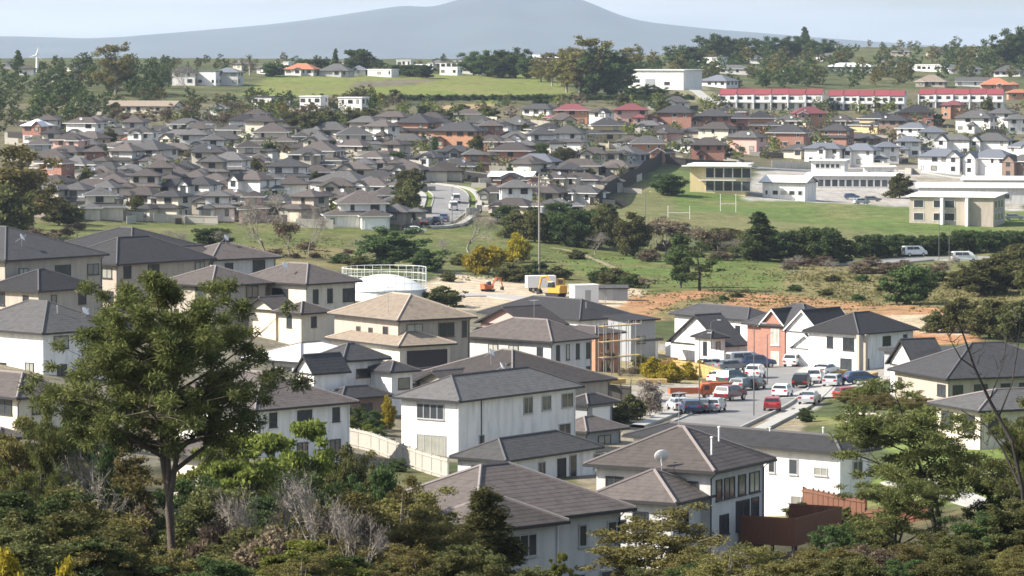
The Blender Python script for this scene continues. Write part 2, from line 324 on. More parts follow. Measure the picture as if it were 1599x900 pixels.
def make_ground():
    rows = np.concatenate([[-80, -20, 30, 60], np.arange(80, 620, 2.5), np.arange(620, 1200, 4), np.arange(1200, 2000, 6), np.arange(2000, 3600, 15), np.geomspace(3600, 30000, 40)])
    fine = np.arange(-0.165, 0.165, 0.0011)
    cols = np.concatenate([-np.geomspace(0.62, 0.17, 18), fine, np.geomspace(0.17, 0.62, 18)])
    Y, U = np.meshgrid(rows, cols, indexing='ij'); X = U * np.maximum(Y, 90.0); Z = gz(X, np.maximum(Y, 0))
    n, m = Y.shape
    V = np.stack([X, Y, Z], -1).reshape(-1, 3)
    fw = np.maximum(Y * CP - Z * SP, 1.0); px = CX + F * X / fw; py = CY - F * (Y * SP + Z * CP) / fw
    py = np.where(Y < 85, 1800.0, py)
    wob = 5 * np.sin(X * 0.21 + 0.7 * Y * 0.13) + 4 * np.sin(X * 0.47 - Y * 0.29 + 2)
    col = np.empty((n, m, 3)); col[:] = HILL
    col[Y > 3400] = (0.06, 0.075, 0.035)
    vis = (Y < 3000)
    for poly, c in ZONES:
        k = in_poly(px + wob * np.clip((py - 60) / 330, 0.15, 1), py + 0.22 * wob * np.clip((py - 60) / 330, 0.1, 1), poly) & vis
        col[k] = c
    q = np.pad(col, ((1, 1), (1, 1), (0, 0)), mode='edge')
    col = (q[:-2, 1:-1] + q[2:, 1:-1] + q[1:-1, :-2] + q[1:-1, 2:] + 2 * q[1:-1, 1:-1]) / 6
    a = (np.arange(n - 1)[:, None] * m + np.arange(m - 1)[None, :]).ravel()
    Fq = np.stack([a, a + 1, a + m + 1, a + m], 1)
    me = np_mesh('ground', V, Fq, smooth=True)
    at = me.attributes.new('zone', 'FLOAT_COLOR', 'POINT')
    at.data.foreach_set('color', np.concatenate([col.reshape(-1, 3), np.ones((n * m, 1))], 1).astype(np.float32).ravel())
    g = bpy.data.materials.new('ground cover'); g.use_nodes = True; t = g.node_tree; b = t.nodes['Principled BSDF']
    b.inputs['Roughness'].default_value = 0.95; b.inputs['Specular IOR Level'].default_value = 0.1
    an = t.nodes.new('ShaderNodeAttribute'); an.attribute_name = 'zone'; tc = t.nodes.new('ShaderNodeTexCoord')
    def noise(sc, det=5):
        z = t.nodes.new('ShaderNodeTexNoise'); z.inputs['Scale'].default_value = sc; z.inputs['Detail'].default_value = det; z.inputs['Roughness'].default_value = 0.62
        t.links.new(tc.outputs['Object'], z.inputs['Vector']); return z
    def mr(src, a0, a1, b0, b1):
        r = t.nodes.new('ShaderNodeMapRange'); r.inputs[1].default_value = a0; r.inputs[2].default_value = a1; r.inputs[3].default_value = b0; r.inputs[4].default_value = b1
        t.links.new(src, r.inputs[0]); return r.outputs[0]
    n1, n2, n3 = noise(0.045), noise(0.35, 7), noise(2.2, 4)
    mx = t.nodes.new('ShaderNodeMix'); mx.data_type = 'RGBA'; mx.inputs['B'].default_value = (0.19, 0.155, 0.075, 1)
    t.links.new(mr(n1.outputs['Fac'], 0.46, 0.70, 0.0, 0.62), mx.inputs['Factor']); t.links.new(an.outputs['Color'], mx.inputs['A'])
    hs = t.nodes.new('ShaderNodeHueSaturation'); t.links.new(mx.outputs['Result'], hs.inputs['Color']); t.links.new(mr(n2.outputs['Fac'], 0.3, 0.7, 0.62, 1.36), hs.inputs['Value'])
    h2 = t.nodes.new('ShaderNodeHueSaturation'); t.links.new(hs.outputs[0], h2.inputs['Color']); t.links.new(mr(n3.outputs['Fac'], 0.3, 0.7, 0.62, 1.4), h2.inputs['Value'])
    t.links.new(h2.outputs[0], b.inputs['Base Color'])
    bp = t.nodes.new('ShaderNodeBump'); bp.inputs['Strength'].default_value = 0.7; bp.inputs['Distance'].default_value = 0.4
    t.links.new(n2.outputs['Fac'], bp.inputs['Height']); t.links.new(bp.outputs[0], b.inputs['Normal'])
    me.materials.append(g)
    structure(link('ground', me))
def np_mesh(name, V, Q, smooth=False):
    me = bpy.data.meshes.new(name); V = np.ascontiguousarray(V, np.float32); Q = np.ascontiguousarray(Q, np.int32)
    me.vertices.add(len(V)); me.vertices.foreach_set('co', V.ravel())
    k = Q.shape[1]; me.loops.add(Q.size); me.loops.foreach_set('vertex_index', Q.ravel())
    me.polygons.add(len(Q)); me.polygons.foreach_set('loop_start', np.arange(0, Q.size, k, dtype=np.int32))
    if smooth: me.polygons.foreach_set('use_smooth', np.ones(len(Q), bool))
    me.update(calc_edges=True); return me
make_ground()

def ribbon_pts(pix, step=3.0):
    P = [on_ground(*p) for p in pix]; out = []
    for i in range(len(P) - 1):
        p0 = P[max(0, i - 1)]; p1 = P[i]; p2 = P[i + 1]; p3 = P[min(len(P) - 1, i + 2)]
        k = max(2, int((p2 - p1).length / step))
        for j in range(k):
            s = j / k
            out.append(0.5 * ((2 * p1) + (p2 - p0) * s + (2 * p0 - 5 * p1 + 4 * p2 - p3) * s * s + (3 * p1 - p0 - 3 * p2 + p3) * s ** 3))
    out.append(P[-1]); return [Vector((p.x, p.y, 0)) for p in out]
def ribbon(name, pts, off0, off1, m, lift, parent=None, thick=0.0):
    mb = MB(); n = len(pts); L = []; R = []
    for i, p in enumerate(pts):
        d = (pts[min(n - 1, i + 1)] - pts[max(0, i - 1)]).normalized(); nn = Vector((-d.y, d.x, 0))
        a = p + nn * off0; b = p + nn * off1
        zc = gzf(p.x, p.y); L.append(Vector((a.x, a.y, max(gzf(a.x, a.y), zc - 0.3) + lift))); R.append(Vector((b.x, b.y, max(gzf(b.x, b.y), zc - 0.3) + lift)))
    dn = Vector((0, 0, max(thick, 0.5)))
    for i in range(n - 1):
        mb.face((R[i], R[i + 1], L[i + 1], L[i]))
        mb.face((L[i], L[i + 1], L[i + 1] - dn, L[i] - dn)); mb.face((R[i + 1], R[i], R[i] - dn, R[i + 1] - dn))
    o = mb.build(name, m, parent)
    if parent is None: structure(o)
    return o
def road(name, pix, w, kerb=True, path=True, markings=False):
    p = ribbon_pts(pix); r = ribbon(name, p, -w / 2, w / 2, ASPH, 0.16)
    if kerb:
        for s in (-1, 1):
            a, b = sorted((s * w / 2, s * (w / 2 + 0.2))); ribbon('kerb', p, a, b, CONC, 0.29)
            if path:
                a, b = sorted((s * (w / 2 + 1.6), s * (w / 2 + 3.0))); ribbon('pavement', p, a, b, CONC, 0.27)
    if markings: ribbon('road_marking', p, -0.08, 0.08, PAINT, 0.165)
    return r
road('road', [(1090, 672), (1130, 655), (1175, 634), (1208, 612), (1226, 592), (1222, 576), (1195, 567), (1150, 564), (1100, 563)], 7.5)
road('road', [(640, 352), (672, 348), (694, 335), (704, 318), (702, 304), (684, 294), (655, 290)], 8.0)
road('road', [(1280, 412), (1380, 411), (1450, 406), (1530, 405), (1640, 400), (1760, 398)], 7.0, path=False, markings=True)
road('road', [(1170, 263), (1290, 268), (1400, 266), (1500, 277), (1640, 283)], 7.0, path=False)
structure(ribbon('footpath', ribbon_pts([(1395, 752), (1450, 762), (1510, 782), (1560, 800)]), -1.0, 1.0, CONC, 0.14))
structure(ribbon('footpath', ribbon_pts([(860, 388), (905, 396), (950, 415), (985, 432)]), -0.5, 0.5, mat('worn track', (0.20, 0.175, 0.11), 0.95, 0.3, 1.0), 0.08))
structure(ribbon('driveway', ribbon_pts([(1070, 137), (1092, 146), (1112, 157), (1128, 166)]), -2.2, 2.2, CONC, 0.14))
structure(ribbon('driveway', ribbon_pts([(1250, 625), (1285, 612), (1320, 600)]), -4, 4, CONC, 0.14))
structure(ribbon('driveway', ribbon_pts([(1245, 585), (1275, 575), (1300, 570)]), -4, 4, CONC, 0.14))
structure(ribbon('track', ribbon_pts([(700, 462), (760, 462), (830, 470), (900, 480)]), -3, 3, mat('gravel', (0.33, 0.31, 0.29), 0.95, 0.25, 1.5), 0.14))

# ------------------------------------------------------------------ far volcano and low range
def mountain():
    D = 17000.0
    prof = [(-1500, 84), (-600, 70), (-200, 60), (0, 56), (60, 57), (130, 60), (200, 57), (270, 51), (330, 46), (400, 40), (450, 35), (500, 28), (540, 22), (575, 17), (610, 11), (640, 8),
            (652, 9), (668, 13), (690, 7), (715, 0), (740, -6), (775, -9), (800, -11), (830, -9), (860, -10), (890, -6), (915, 2), (935, 11), (960, 21), (985, 29), (1010, 34), (1060, 40), (1110, 45), (1170, 50), (1260, 57), (1380, 66), (1500, 74), (1700, 84), (2300, 92)]
    ppx = np.array([p[0] for p in prof], float); pz = np.array([-(p[1] - HOR) * D / F for p in prof]) + 74.0
    xs = np.linspace(-1500, 2300, 420); hx = np.interp(xs, ppx, pz); k = np.ones(5) / 5; hx = np.convolve(np.pad(hx, 2, mode='edge'), k, 'valid')
    dy = np.linspace(-3000, 3000, 90); rng = np.random.RandomState(4)
    Xw = (xs - CX) / F * D
    Xg, Yg = np.meshgrid(Xw, dy); H = hx[None, :] * np.exp(-(Yg / 1500.0) ** 2)
    rough = np.zeros_like(H)
    for i in range(7):
        fx, fy, ph = rng.uniform(0.0006, 0.009), rng.uniform(0.001, 0.009), rng.uniform(0, 6.28); rough += np.sin(Xg * fx + ph) * np.cos(Yg * fy + ph * 2) / 7
    for i in range(16):
        fx, ph = rng.uniform(0.004, 0.022), rng.uniform(0, 6.28); rough += np.sin(Xg * fx + ph + 0.0012 * Yg) * 0.10
    H = H * (1 + 0.22 * rough * np.abs(Yg) / 1500) - 2.0
    V = np.stack([Xg, Yg + D, H - 74.0], -1).reshape(-1, 3); n, m = H.shape
    a = (np.arange(n - 1)[:, None] * m + np.arange(m - 1)[None, :]).ravel()
    me = np_mesh('volcano', V, np.stack([a, a + 1, a + m + 1, a + m], 1), True)
    me.materials.append(mat('far bush', (0.038, 0.047, 0.044), 0.95, 0.9, 0.0022))
    structure(link('volcano', me))
mountain()

# ------------------------------------------------------------------ air
def haze():
    mb = MB(); mb.box(-21000, 21000, -1500, 31500, -77, 255)
    m = bpy.data.materials.new('air'); m.use_nodes = True; t = m.node_tree; t.nodes.clear()
    o = t.nodes.new('ShaderNodeOutputMaterial'); v = t.nodes.new('ShaderNodeVolumePrincipled')
    v.inputs['Color'].default_value = (0.68, 0.80, 1.0, 1); v.inputs['Density'].default_value = HAZE; v.inputs['Anisotropy'].default_value = 0.25
    t.links.new(v.outputs[0], o.inputs['Volume'])
    h = mb.build('haze', m); h['kind'] = 'stuff'
HAZE = 0.000042
haze()
# ------------------------------------------------------------------ windows, doors (shared meshes)
_WC = {}
def window_meshes(w, h, n, fr, glass):
    key = ('n', w, h, n, fr.name, glass.name)
    if key not in _WC:
        mb = MB(); b = 0.07; y0, y1 = -0.07, 0.02
        mb.box(0, w, y0, y1, 0, b); mb.box(0, w, y0, y1, h - b, h); mb.box(0, b, y0, y1, b, h - b); mb.box(w - b, w, y0, y1, b, h - b)
        for i in range(1, n):
            x = w * i / n; mb.box(x - 0.035, x + 0.035, y0 + 0.01, y1, b, h - b)
        mb.box(-0.06, w + 0.06, -0.13, 0.02, -0.06, -0.002)
        pb = MB(); pb.box(b, w - b, -0.035, 0.015, b, h - b)
        _WC[key] = (mb.mesh('window', [fr]), pb.mesh('pane', [glass]))
    return _WC[key]
def far_window_mesh(w, h, fr, glass):
    key = ('f', w, h, fr.name, glass.name)
    if key not in _WC:
        mb = MB(); b = 0.09; y0, y1 = -0.10, 0.02
        mb.box(0, w, y0, y1, 0, b); mb.box(0, w, y0, y1, h - b, h); mb.box(0, b, y0, y1, b, h - b); mb.box(w - b, w, y0, y1, b, h - b)
        mb.box(b, w - b, -0.05, y1, b, h - b, 1)
        _WC[key] = mb.mesh('window', [fr, glass])
    return _WC[key]
def garage_mesh(w, h, m):
    key = ('g', w, h, m.name)
    if key not in _WC:
        mb = MB(); k = 4
        for i in range(k): mb.box(0, w, -0.05, 0.02, h * i / k + 0.015, h * (i + 1) / k - 0.015)
        mb.box(0.01, w - 0.01, -0.02, 0.015, 0.01, h - 0.01)
        mb.box(-0.1, 0, -0.08, 0.02, 0, h + 0.1); mb.box(w, w + 0.1, -0.08, 0.02, 0, h + 0.1); mb.box(0, w, -0.08, 0.02, h, h + 0.1)
        _WC[key] = mb.mesh('garage_door', [m])
    return _WC[key]
def door_mesh(m):
    key = ('d', m.name)
    if key not in _WC:
        mb = MB(); mb.box(0, 0.95, -0.06, 0.02, 0, 2.05); mb.box(0.12, 0.83, -0.09, -0.055, 1.15, 1.9); mb.box(0.12, 0.83, -0.09, -0.055, 0.2, 0.95)
        mb.box(-0.1, 0, -0.1, 0.02, 0, 2.15); mb.box(0.95, 1.05, -0.1, 0.02, 0, 2.15); mb.box(0, 0.95, -0.1, 0.02, 2.05, 2.15)
        _WC[key] = mb.mesh('door', [m])
    return _WC[key]
_DISH = []
def dish_meshes():
    if not _DISH:
        mb = MB(); pr = [(0.02, 0.0)] + [(0.42 * i / 5, 0.10 * (i / 5) ** 2) for i in range(1, 6)] + [(0.43, 0.09), (0.40, 0.07), (0.2, -0.01), (0.02, -0.03)]
        mb.lathe(pr, 14); ar = MB(); ar.tube([(0, 0, -0.02), (0.1, 0, -0.35), (0.1, 0, -0.9)], 0.025, 5); ar.tube([(0.0, -0.4, 0.1), (0, 0, 0.4)], 0.015, 4); ar.box(-0.05, 0.05, -0.05, 0.05, 0.38, 0.48)
        _DISH.extend([mb.mesh('dish_bowl', [WHITE], True), ar.mesh('dish_arm', [GREYM])])
    return _DISH

# ------------------------------------------------------------------ houses
NORM = {'R': 0.0, 'L': -math.pi / 2, 'F': math.pi / 2, 'B': math.pi}
class House:
    def __init__(s, label, wall, roof, loc, rz, near=True, name='house', cat='house', group=None, frame=None, cap=None, seed=0):
        s.root = thing(name, label, cat, loc, rz, group); s.wall = wall; s.roof = roof; s.near = near; s.nw = 0
        s.fr = frame or FR_D; s.cap = cap or CAP; s.rng = random.Random(seed * 7919 + int(loc[0] * 13) + int(loc[1]))
        s.eave0 = 0.0
    def wallm(s, w): return WALLS[w or s.wall] if isinstance(w or s.wall, str) else (w or s.wall)
    def roofm(s, r): return ROOFS[r or s.roof] if isinstance(r or s.roof, str) else (r or s.roof)
    def wing(s, x0, x1, y0, y1, z0, z1, kind='hip', pitch=25, ov=0.5, wall=None, roof=None, found=2.0, noroof=False, course=None):
        """x0..y1 are the eaves; walls stand in by the overhang"""
        e = 0.003 * s.nw; s.nw += 1
        ovx = min(ov, (x1 - x0) * 0.2); ovy = min(ov, (y1 - y0) * 0.2)
        wx0, wx1, wy0, wy1 = x0 + ovx + e, x1 - ovx - e, y0 + ovy + e, y1 - ovy - e
        tp = math.tan(math.radians(pitch)); half = min(x1 - x0, y1 - y0) / 2; wm = s.wallm(wall)
        mb = MB(); mb.box(wx0, wx1, wy0, wy1, z0 - found, z1)
        if kind == 'gx':
            zt = z1 + (y1 - y0) / 2 * tp; ym = (y0 + y1) / 2; zt -= 0.06
            for xx in (wx0, wx1):
                d = 0.0; mb.face([(xx, wy0, z1), (xx, wy1, z1), (xx, wy1, z1 + ovy * tp - 0.06), (xx, ym, zt), (xx, wy0, z1 + ovy * tp - 0.06)])
        if kind == 'gy':
            zt = z1 + (x1 - x0) / 2 * tp - 0.06; xm = (x0 + x1) / 2
            for yy in (wy0, wy1):
                mb.face([(wx0, yy, z1), (wx1, yy, z1), (wx1, yy, z1 + ovx * tp - 0.06), (xm, yy, zt), (wx0, yy, z1 + ovx * tp - 0.06)])
        mb.build('wall', wm, s.root)
        wg = dict(x0=wx0, x1=wx1, y0=wy0, y1=wy1, z0=z0, z1=z1, kind=kind)
        if noroof: return wg
        rb = MB(); caps = []; zr = z1 + half * tp
        def plane(E0, E1, T1, T0):
            E0, E1, T1, T0 = map(Vector, (E0, E1, T1, T0))
            nrm = (E1 - E0).cross(T0 - E0)
            if nrm.z < 0: nrm = -nrm
            nrm.normalize(); L = ((T0 + T1) / 2 - (E0 + E1) / 2).length
            if not course:
                if (T1 - T0).length < 1e-4: rb.face((E0, E1, T1))
                else: rb.face((E0, E1, T1, T0))
                return
            k = max(2, int(round(L / course)))
            for i in range(k):
                a, b = i / k, (i + 1) / k
                p0, p1 = E0.lerp(T0, a), E1.lerp(T1, a); q0, q1 = E0.lerp(T0, b), E1.lerp(T1, b)
                up = nrm * 0.012; lo = nrm * 0.004
                rb.face((p0 + up, p1 + up, q1 + lo, q0 + lo)); rb.face((p0 - lo, p1 - lo, p1 + up, p0 + up))
        if kind in ('hip',):
            if x1 - x0 >= y1 - y0:
                r0, r1 = (x0 + half, (y0 + y1) / 2, zr), (x1 - half, (y0 + y1) / 2, zr)
                plane((x0, y0, z1), (x1, y0, z1), r1, r0); plane((x1, y1, z1), (x0, y1, z1), r0, r1)
                plane((x0, y1, z1), (x0, y0, z1), r0, r0); plane((x1, y0, z1), (x1, y1, z1), r1, r1)
                caps = [(r0, r1), ((x0, y0, z1), r0), ((x0, y1, z1), r0), ((x1, y0, z1), r1), ((x1, y1, z1), r1)]
            else:
                r0, r1 = ((x0 + x1) / 2, y0 + half, zr), ((x0 + x1) / 2, y1 - half, zr)
                plane((x0, y1, z1), (x0, y0, z1), r0, r1); plane((x1, y0, z1), (x1, y1, z1), r1, r0)
                plane((x0, y0, z1), (x1, y0, z1), r0, r0); plane((x1, y1, z1), (x0, y1, z1), r1, r1)
                caps = [(r0, r1), ((x0, y0, z1), r0), ((x1, y0, z1), r0), ((x0, y1, z1), r1), ((x1, y1, z1), r1)]
        elif kind == 'gx':
            zt = z1 + (y1 - y0) / 2 * tp; ym = (y0 + y1) / 2; r0, r1 = (x0, ym, zt), (x1, ym, zt)
            plane((x0, y0, z1), (x1, y0, z1), r1, r0); plane((x1, y1, z1), (x0, y1, z1), r0, r1); caps = [(r0, r1)]
            for a, b in (((x0, y0, z1), r0), ((x0, y1, z1), r0), ((x1, y0, z1), r1), ((x1, y1, z1), r1)):
                rb.hexa([(a[0] - .04, a[1], a[2] - .2), (b[0] - .04, b[1], b[2] - .2), (b[0] - .04, b[1], b[2] + .03), (a[0] - .04, a[1], a[2] + .03)],
                        [(a[0] + .04, a[1], a[2] - .2), (b[0] + .04, b[1], b[2] - .2), (b[0] + .04, b[1], b[2] + .03), (a[0] + .04, a[1], a[2] + .03)], 1)
        elif kind == 'gy':
            zt = z1 + (x1 - x0) / 2 * tp; xm = (x0 + x1) / 2; r0, r1 = (xm, y0, zt), (xm, y1, zt)
            plane((x0, y1, z1), (x0, y0, z1), r0, r1); plane((x1, y0, z1), (x1, y1, z1), r1, r0); caps = [(r0, r1)]
            for a, b in (((x0, y0, z1), r0), ((x1, y0, z1), r0), ((x0, y1, z1), r1), ((x1, y1, z1), r1)):
                rb.hexa([(a[0], a[1] - .04, a[2] - .2), (b[0], b[1] - .04, b[2] - .2), (b[0], b[1] - .04, b[2] + .03), (a[0], a[1] - .04, a[2] + .03)],
                        [(a[0], a[1] + .04, a[2] - .2), (b[0], b[1] + .04, b[2] - .2), (b[0], b[1] + .04, b[2] + .03), (a[0], a[1] + .04, a[2] + .03)], 1)
        elif kind == 'flat':
            rb.box(x0, x1, y0, y1, z1 + 0.003, z1 + 0.32)
        elif kind == 'mono':
            zt = z1 + (y1 - y0) * tp * 0.35
            rb.hexa([(x0, y0, z1 + .003), (x1, y0, z1 + .003), (x1, y1, zt), (x0, y1, zt)], [(x0, y0, z1 + .2), (x1, y0, z1 + .2), (x1, y1, zt + .2), (x0, y1, zt + .2)])
            mb2 = MB(); mb2.hexa([(wx0, wy0, z1 - .01), (wx1, wy0, z1 - .01), (wx1, wy1, z1 - .01), (wx0, wy1, z1 - .01)], [(wx0, wy0, z1), (wx1, wy0, z1), (wx1, wy1, zt - .03), (wx0, wy1, zt - .03)])
            mb2.build('wall', wm, s.root)
        rm = s.roofm(roof)
        g = MB()
        if kind in ('hip', 'gx', 'gy'):
            t = 0.07
            if kind != 'gy': 
                for yy in (y0, y1): g.box(x0 - t, x1 + t, yy - t, yy + t, z1 - 0.17, z1 - 0.004)
            if kind != 'gx':
                for xx in (x0, x1): g.box(xx - t, xx + t, y0 + t, y1 - t, z1 - 0.172, z1 - 0.006)
            g.box(x0 + t, x1 - t, y0 + t, y1 - t, z1 - 0.05, z1 - 0.03)
        if s.near:
            ro = rb.build('roof', [rm, FR_W if s.fr is FR_W else GUT], s.root)
            if g.v: g.build('gutter', GUT, ro)
            if caps and kind != 'flat':
                for a, b in caps:
                    if (Vector(a) - Vector(b)).length < 0.2: continue
                    c = MB(); up = Vector((0, 0, 0.03)); c.tube([Vector(a) + up, Vector(b) + up], 0.095, 5); c.build('ridge_cap', s.cap, ro)
        else:
            n0 = len(rb.f)
            base = len(rb.v); rb.v += g.v; rb.f += [tuple(base + i for i in f) for f in g.f]; rb.m += [2] * len(g.f)
            rb.build('roof', [rm, FR_W if s.fr is FR_W else GUT, FR_W if s.root.get('pale') else GUT], s.root)
        return wg
    def pos(s, wg, side, t, z):
        if side == 'R': return (wg['x0'] + t, wg['y0'], z)
        if side == 'L': return (wg['x0'], wg['y0'] + t, z)
        if side == 'F': return (wg['x1'], wg['y0'] + t, z)
        return (wg['x1'] - t, wg['y1'], z)
    def win(s, wg, side, t, sill, w, h, n=2, glass=None):
        """t: distance of the window's left-most local edge from the near end of that wall"""
        gl = glass or (CURTAIN if s.rng.random() < 0.22 else GLASS)
        tt = t + w if side == 'L' else t
        p = s.pos(wg, side, tt, wg['z0'] + sill)
        if s.near:
            fm, pm = window_meshes(w, h, n, s.fr, gl); o = link('window', fm, s.root, p, NORM[side]); link('pane', pm, o)
        else:
            link('window', far_window_mesh(w, h, s.fr, gl), s.root, p, NORM[side])
    def garage(s, wg, side, t, w, h=2.15, m=None):
        tt = t + w if side == 'L' else t
        link('garage_door', garage_mesh(w, h, m or WHITE), s.root, s.pos(wg, side, tt, wg['z0']), NORM[side])
    def door(s, wg, side, t, m=None):
        tt = t + 0.95 if side == 'L' else t
        link('door', door_mesh(m or WOOD), s.root, s.pos(wg, side, tt, wg['z0']), NORM[side])
    def auto(s, wg, sides='LR', storeys=None, dens=3.1):
        H = wg['z1'] - wg['z0']; st = storeys or max(1, int(round(H / 2.65)))
        for sd in sides:
            L = (wg['x1'] - wg['x0']) if sd in 'RB' else (wg['y1'] - wg['y0'])
            k = max(1, int(L / dens))
            for f in range(st):
                for i in range(k):
                    if s.rng.random() < (0.14 if s.near else 0.3) and k > 1: continue
                    w = s.rng.choice((0.8, 1.2, 1.6, 1.8)); w = min(w, L / k - 0.5)
                    if w < 0.5: continue
                    w = round(w * 5) / 5 or 0.6
                    h = s.rng.choice((1.2, 1.2, 1.4)); sill = 0.95 + f * 2.65
                    if sill + h > H - 0.12: h = round(H - 0.2 - sill, 1)
                    if h < 0.5: continue
                    t = L * (i + 0.5) / k - w / 2 + s.rng.uniform(-0.25, 0.25)
                    s.win(wg, sd, max(0.25, min(L - w - 0.25, t)), sill, w, h, 1 if w < 1.1 else 2)
    def flue(s, x, y, z, h=0.9, m=None):
        b = MB(); h = h * 0.6; b.tube([(x, y, z - 0.6), (x, y, z + h)], 0.06, 7); b.lathe([(0.0, 0.10), (0.10, 0.06), (0.10, 0.0), (0.06, 0.0)], 8, c=(x, y, z + h)); b.build('flue', m or GREYM, s.root)
    def dish(s, x, y, z, rz=0.6):
        a, b = dish_meshes(); o = link('satellite_dish', a, s.root, (x, y, z + 0.75)); o.rotation_euler = (math.radians(58), 0, rz); link('dish_arm', b, o)
        pole = MB(); pole.tube([(x, y, z - 0.4), (x, y, z + 0.75)], 0.03, 5); pole.build('dish_pole', GREYM, s.root)
    def aerial(s, x, y, z, h=2.0):
        b = MB(); b.tube([(x, y, z - 0.6), (x, y, z + h)], 0.025, 5); b.tube([(x - 0.6, y, z + h - 0.1), (x + 0.6, y, z + h - 0.1)], 0.015, 4)
        for i in range(5): b.tube([(x - 0.5 + 0.25 * i, y - 0.3, z + h - 0.1), (x - 0.5 + 0.25 * i, y + 0.3, z + h - 0.1)], 0.012, 4)
        b.build('aerial', GREYM, s.root)
    def loc(s, P):
        """world point into the house's own frame"""
        d = Vector(P) - s.root.location; c, q = math.cos(s.root.rotation_euler.z), math.sin(s.root.rotation_euler.z)
        return Vector((d.x * c + d.y * q, -d.x * q + d.y * c, d.z))
    def corner_wing(s, n, l, r, dz, h, **kw):
        """a wing seen by its three near eave corners, eaves dz above the main eaves"""
        Z = s.eavez + dz
        p = s.loc(at_z(*n, Z)); a = abs(s.loc(at_z(*r, Z)).x - p.x); b = abs(s.loc(at_z(*l, Z)).y - p.y); zz = p.z
        return s.wing(p.x, p.x + a, p.y, p.y + b, zz - h, zz, **kw)

def corner_house(label, wall, roof, n, l, r, d, h, name='house', cat='house', group=None, kind='hip', pitch=25, ov=0.55, course=0.4, frame=None, cap=None, theta=None, maxa=99, maxb=99, found=3.0, roofless=False):
    """a house from the photographed near, left and right eave corners and the distance of the near one"""
    P = at_depth(*n, d); Z = P.z; PR = at_z(*r, Z); PL = at_z(*l, Z)
    t1 = math.atan2(PR.y - P.y, PR.x - P.x); t2 = math.atan2(PL.y - P.y, PL.x - P.x) - math.pi / 2
    la, lb = (PR - P).length, (PL - P).length
    th = (t1 * la + t2 * lb) / (la + lb) if theta is None else math.radians(theta)
    a = min(maxa, abs((PR.x - P.x)) / max(0.25, math.cos(th)) if theta is None else la); b = min(maxb, abs((PL.x - P.x)) / max(0.25, math.sin(th)) if theta is None else lb)
    H = House(label, wall, roof, (P.x, P.y, Z - h), th, True, name, cat, group, frame, cap)
    H.eavez = Z; H.a, H.b = a, b
    H.main = H.wing(0, a, 0, b, 0, h, kind=kind, pitch=pitch, ov=ov, course=course, found=found)
    for x, y in ((0.5, 0.42), (a - 0.7, 0.42)):
        if a < 4: continue
        dp = MB(); dp.tube([(x, y + 0.06, -0.3), (x, y + 0.06, h - 0.5), (x, 0.06, h - 0.12)], 0.045, 6); dp.build('downpipe', GUT if wall != 'white' else WHITE, H.root)
    return H
FR_G = mat('silver joinery', (0.36, 0.36, 0.36), 0.45, 0.1)
# ------------------------------------------------------------------ the nearer houses, one by one
# brown-tiled house at the foot of the slope
h = corner_house('pale grey two-storey house with a large brown tiled hip roof rising among the bush', 'pale grey', 'brown', (742, 822), (545, 794), (1000, 794), 195, 5.4, pitch=26, theta=43, maxa=12.2, maxb=9.6, course=0.36, frame=FR_G)
m = h.main
h.win(m, 'R', 2.6, 3.55, 1.8, 1.25, 3); h.win(m, 'R', 7.3, 3.55, 0.6, 1.2, 1); h.win(m, 'R', 9.4, 3.55, 1.4, 1.2, 2)
h.win(m, 'R', 2.0, 0.8, 1.6, 1.3, 2); h.win(m, 'R', 7.2, 0.75, 0.6, 1.4, 1); h.win(m, 'R', 8.9, 0.75, 1.8, 1.4, 2); h.win(m, 'L', 1.2, 3.5, 1.6, 1.25, 2); h.win(m, 'L', 4.6, 3.5, 1.6, 1.25, 2); h.win(m, 'L', 2.5, 0.8, 1.8, 1.4, 2)
w2 = h.wing(-0.25, 6.1, -0.55, 4.4, 0, 5.22, pitch=26, course=0.36)
h.win(w2, 'R', 2.2, 3.5, 1.8, 1.2, 3); h.win(w2, 'R', 2.4, 0.8, 1.6, 1.3, 2)
w3 = h.wing(-3.2, 1.2, 5.2, 11.8, 0, 5.0, pitch=24, course=0.36); h.auto(w3, 'LR')
b = MB(); b.tube([(6.25, 0.42, 0), (6.25, 0.42, 5.3)], 0.05, 6); b.build('downpipe', WHITE, h.root)

# brown tiled house with the lower front roof and timber deck
h = corner_house('pale grey split-level house with a brown pyramid roof and a timber deck', 'pale grey', 'brown', (1116, 737), (912, 725), (1212, 717), 225, 5.6, pitch=26.5, course=0.36)
m = h.main
for t, wd in ((0.7, 0.8), (1.8, 1.4), (3.7, 1.0), (5.2, 1.4)): h.win(m, 'R', t, 3.7, wd, 1.25, 1 if wd < 1.2 else 2, CURTAIN if t > 5 else None)
h.win(m, 'R', 3.4, 1.6, 1.8, 1.8, 2, GLASS); h.win(m, 'R', 5.5, 1.6, 1.0, 1.8, 1, GLASS); h.win(m, 'R', 1.2, 1.6, 1.2, 1.2, 2)
h.win(m, 'L', 0.8, 3.7, 1.0, 1.2, 1); h.win(m, 'L', 5.8, 3.6, 1.2, 1.3, 2)
w = h.corner_wing((1056, 786), (943, 770), (1130, 770), -1.5, 4.3, pitch=26.5, course=0.36); h.win(w, 'R', 0.8, 2.4, 1.2, 1.2, 2); h.win(w, 'L', 1.6, 2.4, 1.0, 1.2, 1)
w = h.wing(6.6, 10.0, 2.0, 7.2, 0, 2.9, pitch=22, course=0.36, roof='charcoal'); h.auto(w, 'R')
h.flue(2.4, 1.4, 6.9, 0.7, WHITE); h.flue(5.4, 2.4, 7.2, 0.7, WHITE); h.dish(-0.2, 3.4, 5.6, 2.2); h.aerial(4.4, 4.6, 7.6, 2.2)
deck = MB()
